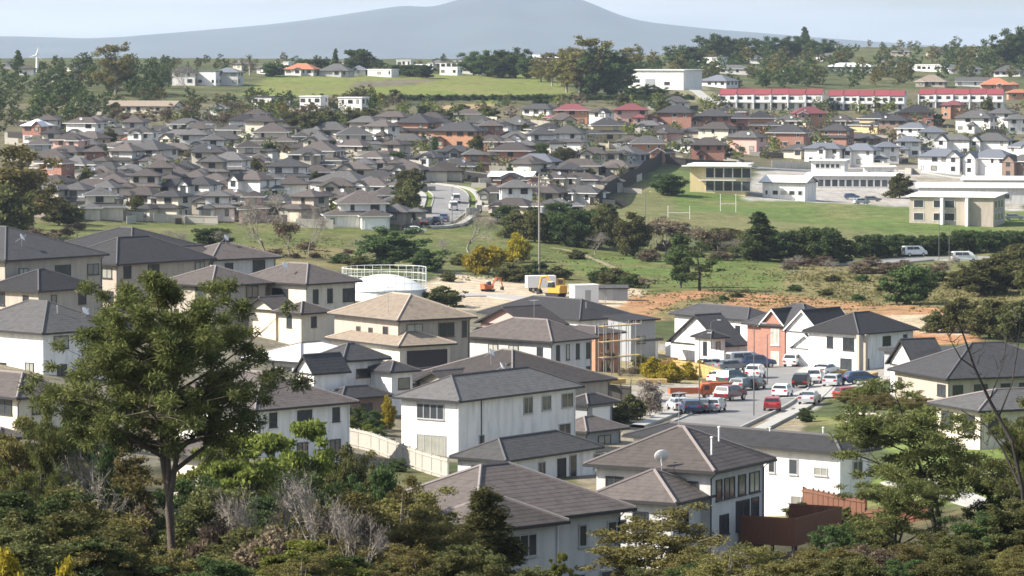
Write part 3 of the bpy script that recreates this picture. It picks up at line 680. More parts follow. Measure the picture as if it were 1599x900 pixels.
for i in range(26): deck.box(4.2 + i * 0.26, 4.44 + i * 0.26, -3.2, 0.4, 1.5, 1.56)
deck.build('deck_boards', WOOD, h.root)
for y0, y1, x0, x1 in ((-3.26, -3.2, 4.15, 10.95), (-3.19, 0.4, 4.15, 4.21), (-3.19, 0.4, 10.89, 10.95)):
    rl = MB(); rl.box(x0, x1, y0, y1, 2.5, 2.58)
    n = max(2, int(max(x1 - x0, y1 - y0) / 0.16))
    for i in range(n):
        if x1 - x0 > 1: rl.box(x0 + i * 0.16, x0 + i * 0.16 + 0.14, y0, y1 - 0.02, 0.9, 2.49)
        else: rl.box(x0, x1, y0 + i * 0.16, y0 + i * 0.16 + 0.14, 0.9, 2.49)
    rl.build('deck_railing', WOOD, h.root)
for x in (4.3, 7.5, 10.8):
    for y in (-3.1, -0.2):
        b = MB(); b.box(x - 0.08, x + 0.08, y - 0.08, y + 0.08, -3.2, 1.49); b.build('deck_post', DARKWOOD, h.root)

# long white house under a charcoal roof
h = corner_house('long white two-storey house with a charcoal hip roof behind the timber fence', 'white', 'charcoal', (1314, 708), (962, 681), (1372, 699), 270, 5.5, pitch=20, course=0.4, theta=50, maxa=7.0, maxb=21.5, cap=CAPD, frame=FR_G)
m = h.main
h.win(m, 'L', 3.6, 3.6, 0.8, 1.15, 1); h.win(m, 'L', 5.6, 3.6, 0.6, 1.15, 1); h.win(m, 'L', 9.5, 3.6, 1.8, 1.2, 2); h.win(m, 'L', 1.0, 3.7, 1.2, 0.6, 2, CURTAIN); h.win(m, 'L', 1.6, 0.6, 2.6, 1.5, 3, CURTAIN); h.win(m, 'R', 1.6, 3.5, 1.2, 1.2, 2); h.win(m, 'R', 4.0, 0.9, 1.4, 1.2, 2)
h.auto(dict(m, y0=m['y0'] + 11), 'L'); h.flue(3.4, 4.0, 6.4, 0.6, WHITE); h.flue(2.4, 8.0, 6.2, 0.6, WHITE)

# white house in the middle with its single-storey wing
h = corner_house('tall bright white two-storey house with a grey hip roof and single-storey wing', 'white', 'grey', (717, 627), (613, 620), (912, 603), 331, 5.35, pitch=25.5, course=0.42, cap=CAPD, frame=FR_G)
m = h.main
h.win(m, 'L', 1.5, 3.55, 3.0, 1.35, 4, GLASS); h.win(m, 'L', 1.3, 0.35, 3.2, 1.85, 4, CURTAIN)
h.win(m, 'R', 9.6, 3.4, 1.4, 1.5, 2); h.win(m, 'R', 12.4, 3.5, 1.4, 1.3, 2); h.win(m, 'R', 15.4, 3.5, 1.8, 1.3, 2); h.win(m, 'R', 15.0, 0.8, 1.8, 1.3, 2); h.win(m, 'R', 3.0, 0.9, 0.8, 1.2, 1)
w = h.corner_wing((790, 720), (708, 712), (950, 698), -2.65, 2.7, pitch=25.5, course=0.42); h.win(w, 'R', 4.6, 0.9, 1.0, 1.2, 2); h.door(w, 'R', 7.4, DARKWOOD); h.win(w, 'R', 9.0, 0.3, 1.0, 2.0, 1, GLASS); h.win(w, 'R', 12.5, 0.9, 1.8, 1.2, 2); h.win(w, 'L', 2.0, 0.9, 1.4, 1.2, 2)
h.dish(13.8, 5.6, 6.4, 0.5); h.flue(9.2, 4.2, 6.5, 0.7, mat('red flue', (0.28, 0.10, 0.08)))
b = MB(); b.tube([(3.9, 0.5, 0.1), (3.9, 0.5, 5.2)], 0.05, 6); b.build('downpipe', FR_D, h.root)

# small white house with the gabled entry
h = corner_house('small white house with a charcoal hip roof and a steep gabled entry', 'white', 'charcoal', (535, 564), (481, 559), (612, 559), 366, 5.7, pitch=28, course=0.42, theta=40, cap=CAPD, frame=FR_B)
m = h.main; h.win(m, 'R', 1.5, 3.9, 2.0, 0.9, 1); h.win(m, 'L', 1.6, 3.3, 1.2, 1.7, 1); h.win(m, 'L', 0.4, 3.3, 0.6, 1.7, 1)
w = h.corner_wing((533, 623), (468, 621), (617, 617), -3.1, 2.6, pitch=26, wall='brown brick', course=0.42)
h.garage(w, 'L', 0.8, 3.6, m=WALLS['pale grey']); h.win(w, 'R', 2.2, 0.8, 1.4, 1.2, 2)
w = h.corner_wing((489, 584), (450, 581), (520, 577), -0.9, 4.4, kind='gx', pitch=46, ov=0.3, course=0.42); h.win(w, 'L', 0.9, 1.9, 1.2, 2.1, 2)
w = h.corner_wing((610, 581), (560, 577), (648, 577), -1.0, 4.4, pitch=24, course=0.42); h.win(w, 'R', 0.8, 2.6, 1.4, 1.1, 1)

# beige-roofed house
h = corner_house('cream two-storey house with a wide beige tiled roof', 'taupe', 'tan', (620, 501), (512, 488), (745, 494), 400, 5.5, pitch=24, course=0.42, frame=FR_B, cap=mat('tan cap', (0.40, 0.33, 0.26)))
m = h.main; h.win(m, 'R', 1.0, 3.5, 2.0, 1.5, 2); h.win(m, 'R', 5.0, 3.5, 2.0, 1.5, 2); h.win(m, 'R', 8.0, 3.4, 0.6, 1.7, 1); h.win(m, 'L', 5.0, 3.6, 0.8, 0.8, 1); h.win(m, 'L', 7.4, 3.6, 0.8, 0.8, 1); h.win(m, 'L', 2.0, 3.5, 1.0, 1.2, 1)
h.garage(m, 'R', 1.2, 4.6, 2.2, mat('dark garage door', (0.05, 0.045, 0.045)))
w = h.corner_wing((622, 541), (497, 528), (712, 536), -2.45, 2.9, pitch=22, course=0.42, wall='cream'); h.garage(w, 'R', 1.0, 4.8, 2.2, MATS['dark garage door'])
h.aerial(1.5, 4.0, 6.4, 2.4)

# grey house of tall narrow windows
h = corner_house('grey two-storey house with a brown-grey hip roof beside the beige-roofed one', 'pale grey', 'brown', (862, 534), (748, 523), (932, 527), 412, 5.4, pitch=26, course=0.42, theta=50)
m = h.main
for t in (0.8, 2.5, 4.2, 6.0): h.win(m, 'R', t, 3.2, 0.6, 1.7, 1); h.win(m, 'R', t, 0.5, 0.6, 1.8, 1)
h.win(m, 'L', 1.2, 3.3, 0.8, 1.4, 1); h.win(m, 'L', 4.6, 3.5, 1.4, 1.2, 2); h.win(m, 'L', 7.5, 3.5, 1.4, 1.2, 2); h.aerial(3.0, 5.0, 7.2, 2.4)
w = h.corner_wing((772, 545), (725, 540), (800, 541), -1.4, 4.0, kind='gx', pitch=38, ov=0.3, course=0.42, wall='taupe'); h.win(w, 'L', 1.0, 1.6, 1.4, 1.3, 2)

# brown low roofs behind the white house
h = corner_house('low brown-roofed house with parallel ridges tucked behind the bright white house', 'taupe', 'brown', (800, 606), (652, 588), (912, 588), 372, 4.4, pitch=21, course=0.42, theta=45)
w = h.wing(-1.5, 7.0, 7.0, 12.5, 0, 4.4, kind='gx', pitch=22, course=0.42); w = h.wing(-2.4, 7.5, 12.0, 17.5, 0, 4.2, kind='gx', pitch=22, course=0.42); h.auto(w, 'LR'); h.dish(3.0, 6.0, 6.6, 0.4)
# brown roof on the right of the white house
h = corner_house('small brown-roofed house in the shade of the bright white house', 'grey', 'brown', (916, 675), (862, 669), (988, 668), 352, 2.9, pitch=24, course=0.42, theta=48); h.auto(h.main, 'R')
h = corner_house('dark-roofed garage beside the end of the bright white house', 'grey', 'charcoal', (918, 632), (880, 628), (962, 626), 372, 2.7, pitch=24, course=0.42, theta=48); h.garage(h.main, 'R', 0.8, 2.4)

# dark house with the white end block
h = corner_house('wide white and grey house with a long charcoal roof by the building site', 'white', 'charcoal', (905, 500), (772, 486), (985, 493), 510, 5.6, pitch=22, course=0.45, theta=42, cap=CAPD)
m = h.main; h.auto(m, 'LR')
w = h.corner_wing((985, 503), (950, 499), (1034, 500), 0.1, 7.6, kind='mono', pitch=12, wall='grey', course=0.45); h.win(w, 'R', 0.8, 4.6, 1.8, 1.0, 1)
w = h.corner_wing((992, 535), (955, 531), (1026, 531), -2.7, 4.9, kind='flat', wall='white', roof='grey'); h.win(w, 'R', 2.4, 2.6, 0.8, 1.9, 1); h.win(w, 'R', 2.6, 0.2, 1.8, 1.6, 2); h.win(w, 'L', 1.0, 2.4, 1.4, 1.2, 2)
h.flue(4, 3, 7.0); h.flue(8, 3.5, 7.0)
# brick houses being built
h = corner_house('orange brick house under construction with a low grey roof', 'orange brick', 'brown', (930, 522), (868, 516), (972, 518), 470, 5.6, pitch=14, course=None, theta=44); h.auto(h.main, 'R'); h.auto(h.main, 'L')
h = corner_house('unfinished pinkish brick house with a bare gable behind the brown-grey roofs', 'pink', 'brown', (828, 510), (758, 502), (872, 505), 470, 5.4, kind='gx', pitch=22, course=None, theta=42); h.auto(h.main, 'LR')

# house row by the cul-de-sac
h = corner_house('white two-storey house with a dark hip roof and arched entry at the road head', 'white', 'charcoal', (1167, 500), (1056, 489), (1204, 496), 515, 5.5, pitch=25, course=0.45, theta=38, cap=CAPD)
m = h.main
for t in (1.5, 3.6, 5.6, 9.0, 11.5): h.win(m, 'L', t, 3.5, 1.0, 1.1, 1)
h.auto(m, 'R')
w = h.corner_wing((1128, 541), (1118, 528), (1166, 538), -2.9, 2.7, kind='gx', pitch=34, ov=0.4); h.garage(w, 'L', 0.9, 3.0, m=MATS['cream plaster'])
w = h.corner_wing((1110, 528), (1080, 525), (1126, 525), -1.6, 4.0, pitch=26, ov=0.4); h.win(w, 'L', 0.8, 1.6, 0.8, 1.8, 1); h.win(w, 'R', 0.8, 1.6, 0.8, 1.8, 1)
h = corner_house('red brick and white house with twin steep gables at the road head', 'red brick', 'charcoal', (1262, 512), (1196, 503), (1330, 505), 492, 5.6, pitch=27, course=0.45, theta=46, cap=CAPD, frame=FR_W)
w = h.corner_wing((1226, 512), (1196, 508), (1262, 506), -0.2, 5.6, kind='gx', pitch=44, ov=0.3, wall='red brick'); h.win(w, 'L', 0.9, 3.2, 1.4, 2.2, 2, CURTAIN); h.win(w, 'L', 0.9, 0.4, 1.4, 2.0, 2)
w = h.corner_wing((1280, 520), (1248, 514), (1312, 513), -0.5, 5.4, kind='gx', pitch=42, ov=0.3, wall='white'); h.win(w, 'L', 1.0, 3.3, 1.4, 1.2, 2); 
w = h.corner_wing((1281, 546), (1247, 541), (1300, 541), -2.6, 2.6, kind='gx', pitch=34, ov=0.3, wall='white'); h.garage(w, 'L', 0.7, 2.8)
h = corner_house('white hip-roofed house with tall corner pillars near the red brick gables', 'white', 'charcoal', (1341, 522), (1296, 514), (1398, 512), 476, 5.4, pitch=26, course=0.45, theta=46, cap=CAPD)
m = h.main; h.win(m, 'L', 0.6, 3.2, 1.8, 1.6, 2); h.win(m, 'L', 4.0, 3.4, 1.0, 1.4, 1); h.win(m, 'L', 1.0, 0.3, 1.8, 1.9, 2); h.auto(m, 'R')
for x, y in ((-0.3, -0.3), (1.0, -0.3)):
    b = MB(); b.box(x, x + 0.45, y, y + 0.45, -1, 5.3); b.build('pillar', MATS['taupe plaster'], h.root)
# terraced dark house behind the big right-hand roof
h = corner_house('dark boarded house stepping down beside the clay bank', 'grey', 'charcoal', (1440, 556), (1350, 528), (1500, 548), 452, 5.6, kind='flat', course=None, theta=30, maxa=9, maxb=9); h.auto(h.main, 'LR')
# right-hand big roof
h = corner_house('single-storey house under a broad slate-grey hip roof at the lawn edge', 'taupe', 'charcoal', (1478, 592), (1404, 576), (1720, 574), 398, 2.9, pitch=25, course=0.42, theta=22, maxa=17, maxb=14, cap=CAPD); h.auto(h.main, 'RL', dens=2.6)
w = h.corner_wing((1428, 574), (1398, 566), (1470, 570), 0.25, 3.0, kind='gx', pitch=40, ov=0.4, wall='white'); h.win(w, 'L', 0.8, 0.8, 1.4, 1.2, 2)
# cream house at the right edge
h = corner_house('single-storey cream house with a low grey roof behind the bare tree', 'cream', 'grey', (1528, 642), (1462, 628), (1700, 628), 308, 2.9, pitch=17, course=0.42, theta=24, maxa=15, maxb=10); h.auto(h.main, 'LR', dens=2.4)

# left-hand slope
h = corner_house('two-storey house with a charcoal roof, satellite dish and cream end wall above the slope', 'taupe', 'charcoal', (8, 407), (-90, 395), (146, 396), 410, 5.6, pitch=21, course=0.42, theta=52, cap=CAPD)
m = h.main; h.win(m, 'R', 2.0, 3.2, 1.4, 1.4, 2); h.win(m, 'R', 7.5, 3.2, 2.4, 1.5, 3); h.win(m, 'R', 12.5, 3.4, 1.8, 1.2, 2); h.auto(m, 'L')
w = h.corner_wing((60, 455), (14, 447), (122, 446), -2.9, 2.7, pitch=24, course=0.42); h.auto(w, 'RL'); h.dish(5.5, 3.0, 7.0, 0.5)
h = corner_house('charcoal-roofed house stepping down behind the pine beside the slope', 'taupe', 'charcoal', (182, 413), (140, 405), (252, 401), 436, 5.3, pitch=25, course=0.42, theta=50, cap=CAPD); h.auto(h.main, 'RL')
w = h.corner_wing((205, 393), (110, 384), (262, 383), 0.5, 5.6, pitch=20, course=0.42); h.auto(w, 'RL')
h = corner_house('pale house with a brown-grey roof and white gable above the dark pine', 'pale grey', 'brown', (330, 406), (262, 401), (390, 399), 452, 5.3, pitch=20, course=0.42, theta=40); h.auto(h.main, 'RL')
w = h.corner_wing((282, 408), (256, 405), (310, 404), -0.2, 4.5, kind='gx', pitch=36, ov=0.3, wall='white'); h.dish(5.0, 4.0, 6.8, 0.5)
h = corner_house('cream house with a wide dark brown hip roof and dish beside the white tank', 'cream', 'brown', (478, 444), (386, 436), (554, 438), 428, 5.5, pitch=24, course=0.42, theta=46)
m = h.main; h.win(m, 'L', 3.0, 3.2, 2.6, 1.6, 2); h.win(m, 'R', 1.0, 3.2, 0.8, 1.6, 1); h.win(m, 'R', 3.2, 3.2, 0.8, 1.6, 1); h.win(m, 'R', 5.6, 3.2, 1.8, 1.5, 2)
w = h.corner_wing((470, 490), (436, 486), (516, 486), -2.7, 2.6, pitch=24, course=0.42); h.auto(w, 'RL'); h.dish(1.2, 4.8, 6.6, 0.3)
w = h.corner_wing((430, 485), (398, 480), (450, 481), -2.6, 2.6, kind='gx', pitch=26, course=0.42)
h = corner_house('dark brown roofed house half hidden behind the crown of the pine', 'taupe', 'brown', (330, 447), (270, 440), (400, 440), 425, 5.2, pitch=22, course=0.42, theta=45); h.auto(h.main, 'RL')
h = corner_house('white house with a slate-grey pyramid roof left of the pine', 'white', 'grey', (66, 521), (-50, 509), (134, 509), 352, 5.2, pitch=26, course=0.42, theta=48, cap=CAPD); h.auto(h.main, 'RL')
h.flue(4.5, 3.0, 6.8); h.dish(7.2, 2.2, 6.0, 0.3)
h = corner_house('cream house with a dark brown tiled roof beside the low pine branches', 'cream', 'brown', (26, 622), (-90, 606), (64, 611), 290, 5.0, pitch=27, course=0.4, theta=46, maxa=8); h.auto(h.main, 'RL')
h = corner_house('white two-storey house with a brown roof seen through the pine trunk', 'white', 'brown', (398, 641), (232, 622), (478, 622), 312, 5.2, pitch=23, course=0.42, theta=44)
m = h.main; h.auto(m, 'RL')
w = h.corner_wing((440, 668), (405, 661), (475, 660), -1.9, 3.2, pitch=16, course=0.42, roof='charcoal'); h.auto(w, 'R')
h = corner_house('low cream house with a grey-brown roof behind the bare shrubs', 'cream', 'brown', (330, 716), (262, 706), (372, 706), 252, 3.2, pitch=23, course=0.4, theta=45); h.auto(h.main, 'RL')
h = corner_house('low house with a bright white membrane roof between grey roofs', 'pale grey', 'white', (470, 566), (414, 556), (530, 552), 392, 3.0, pitch=18, course=None, theta=48); h.auto(h.main, 'RL')
h = corner_house('pale weatherboard house with a timber deck at the edge of the bush', 'cream', 'brown', (-4, 686), (-120, 676), (24, 680), 232, 5.0, pitch=22, course=0.4, theta=46, maxa=6); h.auto(h.main, 'RL')
# ------------------------------------------------------------------ houses of the far estates
FARCOUNT = 0
WORDS = {'white': 'white', 'cream': 'cream', 'pale grey': 'pale grey', 'grey': 'grey', 'taupe': 'taupe', 'yellow': 'yellow', 'pink': 'dusty pink', 'red brick': 'red brick', 'orange brick': 'orange brick', 'brown brick': 'brown brick'}
WK = {'w': 'white', 'c': 'cream', 'p': 'pale grey', 'g': 'grey', 't': 'taupe', 'y': 'yellow', 'k': 'pink', 'r': 'red brick', 'o': 'orange brick', 'n': 'brown brick'}
RK = {'c': 'charcoal', 'g': 'grey', 'b': 'brown', 's': 'blue-grey', 't': 'tan', 'w': 'white', 'm': 'maroon', 'o': 'terracotta', 'r': 'red'}
HOUSE_XY = []
def far_house(px, py, wpx, st, wk, rk, form, place, seed):
    rng = random.Random(seed); P = on_ground(px, py); d = P.y
    w = max(6.6, wpx * 0.98 * d / F); dep = min(max(7.0, w * rng.uniform(0.62, 0.85)), 11.5); wall, roof = WK[wk], RK[rk]
    rz = math.radians({'h': rng.uniform(-34, 6), 'w': rng.uniform(-32, 8), 'g': rng.uniform(-36, -16), 'l': rng.uniform(-22, -6), 'f': rng.uniform(-32, -12)}[form])
    ca = math.cos(rz); ww = min(w / max(ca, 0.8), 30 if form in 'lf' else 14.0)
    fm = {'h': 'hip-roofed', 'w': 'hip-roofed', 'g': 'gable-fronted', 'l': 'long low', 'f': 'flat-roofed'}[form]
    sx = {'h': '', 'w': ' and front wing', 'g': '', 'l': '', 'f': ''}[form]
    label = f"{fm} {'two-storey' if st == 2 else 'single-storey'} {WORDS[wall]} house with {roof} roof{sx} {place}"
    z = min(gzf(P.x + ox, P.y + oy) for ox in (-w / 2, w / 2) for oy in (0, dep)) + 0.25
    zc = max(z, P.z - 0.1)
    H = House(label, wall, roof, (P.x, P.y, zc), rz, False, 'house', 'house', label.replace(' house ', ' houses '), FR_W if (wk in 'ro' and rng.random() < .5) else FR_D, seed=seed)
    hh = 2.5 * st + 0.05; x0, x1 = -ww / 2, ww / 2
    if rng.random() < 0.35: H.root['pale'] = 1
    if form == 'h':
        m = H.wing(x0, x1, 0, dep, 0, hh, pitch=rng.uniform(22, 29), ov=0.7, found=3)
        H.auto(m, 'LRF')
        if rng.random() < 0.75:
            pw = rng.uniform(2.8, 4.6); q0 = rng.uniform(x0, x1 - pw); k = H.wing(q0, q0 + pw, -rng.uniform(1.2, 2.6), 2.6, 0, rng.choice((2.6, hh - 0.12)), kind=rng.choice(('hip', 'gy')), pitch=rng.uniform(24, 36), ov=0.35, found=3); H.auto(k, 'LR')
        if rng.random() < 0.5:
            sd = rng.choice((-1, 1)); k = H.wing(*sorted((sd * ww * 0.3, sd * (ww / 2 + rng.uniform(2.2, 3.8)))), rng.uniform(0.6, 1.8), dep * 0.75, 0, 2.6, pitch=22, found=3); H.auto(k, 'LR', 1)
    elif form == 'w':
        u0, u1 = (x0 + ww * 0.08, x1 - ww * 0.16) if rng.random() < .5 else (x0 + ww * 0.2, x1 - ww * 0.04)
        m = H.wing(u0, u1, 2.4, dep + 2.4, 0, hh, pitch=rng.uniform(22, 29), ov=0.7, found=3); H.auto(m, 'LRF')
        if st == 2:
            s = H.wing(x0, x1, 1.1, dep * 0.8, 0, 2.75, pitch=20, found=3); H.auto(s, 'LRF', 1)
        g0 = x0 + ww * rng.choice((0.02, 0.5)); g = H.wing(g0, g0 + min(6.4, ww * 0.48), -2.6, 3.6, 0, 2.7, pitch=23, found=3)
        if rng.random() < 0.6: H.garage(g, 'R', 0.6, round(min(4.6, g['x1'] - g['x0'] - 1.2), 1), m=rng.choice((WHITE, WALLS['cream'], WALLS['taupe'])))
        else: H.auto(g, 'RL', 1)
    elif form == 'g':
        m = H.wing(x0, x1, 1.6, dep + 1.6, 0, hh, pitch=27, found=3); H.auto(m, 'LRF')
        gw = min(4.6, ww * 0.42); gx = x0 - 0.1 if rng.random() < .7 else x1 - gw + 0.1
        g = H.wing(gx, gx + gw, -0.4, dep * 0.6, 0, hh - 0.15, kind='gy', pitch=42, ov=0.3, found=3); L = g['x1'] - g['x0']
        for f in range(st): H.win(g, 'R', L / 2 - 0.6, 0.9 + 2.65 * f, 1.2, 1.3, 2)
        H.auto(g, 'L'); H.garage(m, 'R', (m['x1'] - m['x0']) * (0.55 if gx < 0 else 0.06), 2.6, m=WHITE)
    elif form == 'l':
        m = H.wing(x0, x1, 0, dep, 0, hh, kind=rng.choice(('gx', 'hip')), pitch=17, found=3); H.auto(m, 'LRF')
    else:
        m = H.wing(x0, x1, 0, dep, 0, hh + 0.3, kind='flat', ov=0.25, found=3); H.auto(m, 'LRF', dens=2.3)
    if rng.random() < 0.25 and form in 'hw': H.flue(rng.uniform(-2, 2), dep * 0.6, hh + 1.6, 0.8)
    if rng.random() < 0.10 and form in 'hw': H.dish(rng.uniform(-3, 3), 1.2, hh + 0.4)
    HOUSE_XY.append((P.x, P.y + dep / 2, max(ww, dep) / 2 + 1.5)); return H
ESTATES = {
 'above the green bank': """160 344 74 2 c g w;245 346 60 2 c c w;300 326 46 2 w c g;338 347 62 2 w g w;395 348 50 2 k b w;455 347 60 2 t b w;560 357 122 2 w b w;110 320 58 1 w b h;612 352 46 1 t g h;378 318 44 2 w b g;428 316 46 2 w g w;82 342 46 1 t b h""",
 'in the mid left estate': """175 304 56 1 c b h;215 312 72 2 c b w;265 310 48 1 t c h;200 286 62 1 c g h;158 282 50 1 w g h;206 266 86 2 p g w;76 290 46 2 r b h;108 275 50 1 w g h;308 266 50 2 w c w;283 280 46 1 w c h;350 284 78 2 w g w;330 300 56 1 p b h;440 294 92 2 w c w;490 268 100 2 c b w;548 282 68 1 c b h;520 302 90 1 w g h;590 296 66 1 p g h;575 262 46 1 c b h;400 270 44 1 t b h;385 296 50 1 t b h;300 296 44 1 c b h;250 296 44 1 p c h;628 300 46 1 w b h""",
 'in the upper left estate': """170 226 66 1 c g h;206 234 30 1 r o h;104 250 56 2 k b h;146 254 38 1 r b h;195 246 66 1 p g h;266 230 76 1 c g h;288 208 58 1 w g h;235 258 40 1 t c h;270 250 60 1 r b h;346 232 62 1 w g h;425 236 78 2 c b w;382 252 50 1 p g h;560 240 92 2 c g w;470 246 54 1 c b h;620 252 54 1 w g h;330 250 54 2 w g w;75 232 46 1 w b h;130 232 50 1 t b h;310 216 44 1 w b h;510 218 66 1 t g h;455 214 50 1 c g h;392 212 46 1 c b h;60 258 40 2 p b h""",
 'behind the estate road': """640 220 96 2 o c w;708 234 78 2 o c h;632 236 60 1 p g h;712 252 66 1 g c h;608 272 50 1 w b h;700 284 84 1 c b w;768 224 44 2 r b h;800 208 76 1 w g w;835 182 48 1 w c h;800 230 52 1 w g h;795 250 70 1 r b h;748 258 40 1 r b h;852 238 60 2 w c w;830 268 66 1 w s h;796 292 74 1 r w l;832 318 84 1 t b h;660 262 40 1 p c h;655 205 40 1 p g h;745 205 50 1 w g h;880 200 50 1 c b h;850 216 46 1 p c h;770 318 60 1 c b h;790 340 70 1 t b h;850 342 50 1 c g h""",
 'behind the diagonal fence': """892 196 58 2 o m h;930 200 30 2 w b g;985 196 60 2 k m h;1008 208 46 1 w g h;1052 200 60 2 r c h;1056 172 46 1 w g h;1114 205 60 2 r c h;945 222 72 2 y c w;1036 220 66 1 k b h;882 236 74 2 w g w;1012 252 60 2 o g h;955 256 86 1 p g w;1066 238 44 1 w g h;1105 254 60 2 r b h;1112 226 52 2 c b h;902 274 74 1 c b h;900 296 68 1 w b h;902 318 62 1 w g h;955 276 56 1 t b h;925 254 48 1 c b h;985 234 46 1 w b h;1080 218 44 1 t c h;970 210 44 1 p c h;860 294 46 1 c b h;870 340 46 1 t g h;955 300 40 1 p b h""",
 'below the red terraces': """1156 240 52 2 k g h;1190 208 70 2 o c w;1152 208 38 2 r c h;1266 200 56 2 o m h;1350 208 86 2 y c w;1226 232 62 2 r c h;1290 228 62 2 r c w;1430 198 68 2 r c h;1484 186 34 2 o m h;1225 200 40 1 c g h;1310 200 40 1 t b h;1392 212 46 2 n c h;1340 228 50 1 n c h;1130 186 40 1 r c h;1400 190 30 1 w g h""",
 'above the school': """1282 258 60 2 w s h;1338 262 54 2 w s h;1386 256 44 2 w s h;1420 246 44 2 w s h;1456 232 48 2 w s h;1518 208 58 2 w g h;1560 200 44 2 w g h;1592 210 44 2 w g h;1486 244 54 2 w g g;1542 246 62 2 w g g;1464 272 70 2 w s g;1536 276 76 2 w s g;1592 280 54 2 n g g;1620 240 50 2 w s g;1420 224 46 2 w s h;1590 256 46 2 w s g;1240 248 46 1 c g h""",
 'above the red terraces': """1216 124 38 1 c w l;1326 112 74 1 g w l;1446 112 58 1 w w f;1502 116 44 1 w g h;1572 120 64 1 w g h;1452 136 62 1 t t h;1522 136 64 1 w g l;1556 142 66 1 o o h;1592 156 40 1 o o h;1106 106 40 2 w g f;1140 116 62 1 p g l;1112 136 62 1 w s h;1016 86 34 1 c o h;1394 66 16 1 w w f;1488 66 30 1 w g l;1458 64 22 1 c g l;1386 106 30 1 g g h;1290 96 26 1 w g h;1410 88 26 1 t g h;1540 92 28 1 w g h;1470 88 26 1 c b h;1180 100 24 1 w g h;1345 70 16 1 w g h""",
 'along the grassy ridge': """286 134 42 2 w c h;322 134 32 2 w g f;352 134 44 2 p s h;466 118 58 1 w o h;520 120 56 1 p g h;592 120 40 1 w w f;656 114 26 1 w w l;700 118 30 2 w g f;732 116 34 1 p g h;850 98 46 1 c w l;415 116 36 1 w g h;560 118 26 1 p s h;620 116 24 1 c g h;250 128 26 1 c b h;90 128 26 1 w g h;40 118 30 1 w b h;440 108 20 1 w w f;680 108 24 1 w g h;15 108 24 1 p g h;110 112 24 1 w g h;630 104 24 1 w w f;540 106 22 1 w g h;380 110 26 1 c b h;720 104 24 1 w g h""",
 'under the grassy ridge': """216 178 116 1 c t l;112 182 34 1 c t h;155 204 32 1 w g h;76 200 38 1 k b h;46 226 40 2 r w g;484 178 36 2 w w f;546 180 40 2 w w f;408 166 34 1 w c f;510 186 32 1 w g h;340 182 28 1 w g h;580 196 40 1 p g h""",
}
k_seed = 100
for place, txt in ESTATES.items():
    for row in txt.split(';'):
        a = row.split(); k_seed += 1
        far_house(float(a[0]), float(a[1]), float(a[2]), int(a[3]), a[4], a[5], a[6], place, k_seed)

# the gaps in the rows hold more of the same houses
frng = random.Random(9); nf = 0
FILL = [((60, 640), (205, 340), 'in the mid left estate', 'ctwtpc', 'bgbgcb'), ((640, 930), (190, 340), 'behind the estate road', 'crtow', 'bcgb'), ((880, 1130), (185, 248), 'behind the diagonal fence', 'rcotw', 'bcg'), ((1140, 1480), (185, 232), 'below the red terraces', 'rocty', 'ccbg'), ((1240, 1620), (215, 262), 'above the school', 'www', 'ssg')]
for (xa, xb), (ya, yb), place, wks, rks in FILL:
    for _ in range(260):
        x, y = frng.uniform(xa, xb), frng.uniform(ya, yb)
        if nf > 75: break
        if 640 < x < 760 and y > 282: continue
        if x > 880 and y > 250 + (1030 - x) * 0.5 and x < 1035: continue
        P = on_ground(x, y + 2)
        if any((hx_ - P.x) ** 2 + (hy_ - P.y - 4) ** 2 < (hr_ + 4.6) ** 2 for hx_, hy_, hr_ in HOUSE_XY): continue
        k_seed += 1; nf += 1; st = frng.choice((1, 1, 2))
        far_house(x, y, frng.uniform(8.5, 11) * F / P.y / 1.1, st, frng.choice(wks), frng.choice(rks), frng.choice('hw'), place, k_seed)
# red-roofed terraces
def terrace(px0, px1, py, label, units):
    P = on_ground((px0 + px1) / 2, py); w = (px1 - px0) * P.y / F
    H = House(label, 'white', 'red', (P.x, P.y, P.z + 0.2), math.radians(-11), False, 'terrace', 'terrace', 'red-roofed white terraces on the hillside', FR_D, seed=units)
    x0 = -w / 2; u = w / units
    for i in range(units):
        o = 0.5 * (i % 2)
        g = H.wing(x0 + i * u, x0 + (i + 1) * u - 0.02, o, 9 + o, 0, 5.5 + 0.12 * (i % 2), kind='gx', pitch=25, ov=0.06, found=4, roof='red')
        H.win(g, 'R', 0.6, 3.6, 1.6, 1.2); H.win(g, 'R', u - 2.4, 3.6, 1.6, 1.2); H.win(g, 'R', 0.6, 0.3, 1.8, 2.0); H.door(g, 'R', u - 2.2, DARKWOOD)
        b = MB(); b.box(x0 + i * u + 0.02, x0 + i * u + 0.4, o - 1.8, o + 0.3, -3, 5.45); b.build('party_wall', WHITE, H.root)
        b = MB(); b.box(x0 + i * u + 0.42, x0 + (i + 1) * u - 0.05, o - 1.4, o + 0.1, 2.55, 2.72); b.box(x0 + i * u + 0.42, x0 + (i + 1) * u - 0.05, o - 1.44, o - 1.36, 2.73, 3.6); b.build('balcony', WHITE, H.root)
    HOUSE_XY.append((P.x, P.y + 5, w / 2 + 2))
terrace(1122, 1284, 172, 'long white terrace with a red roof beside the pale driveway', 6)
terrace(1292, 1412, 174, 'white terrace with a red roof between the two other red-roofed terraces', 5)
terrace(1434, 1566, 171, 'white terrace with a red roof next to the terracotta-roofed house', 5)
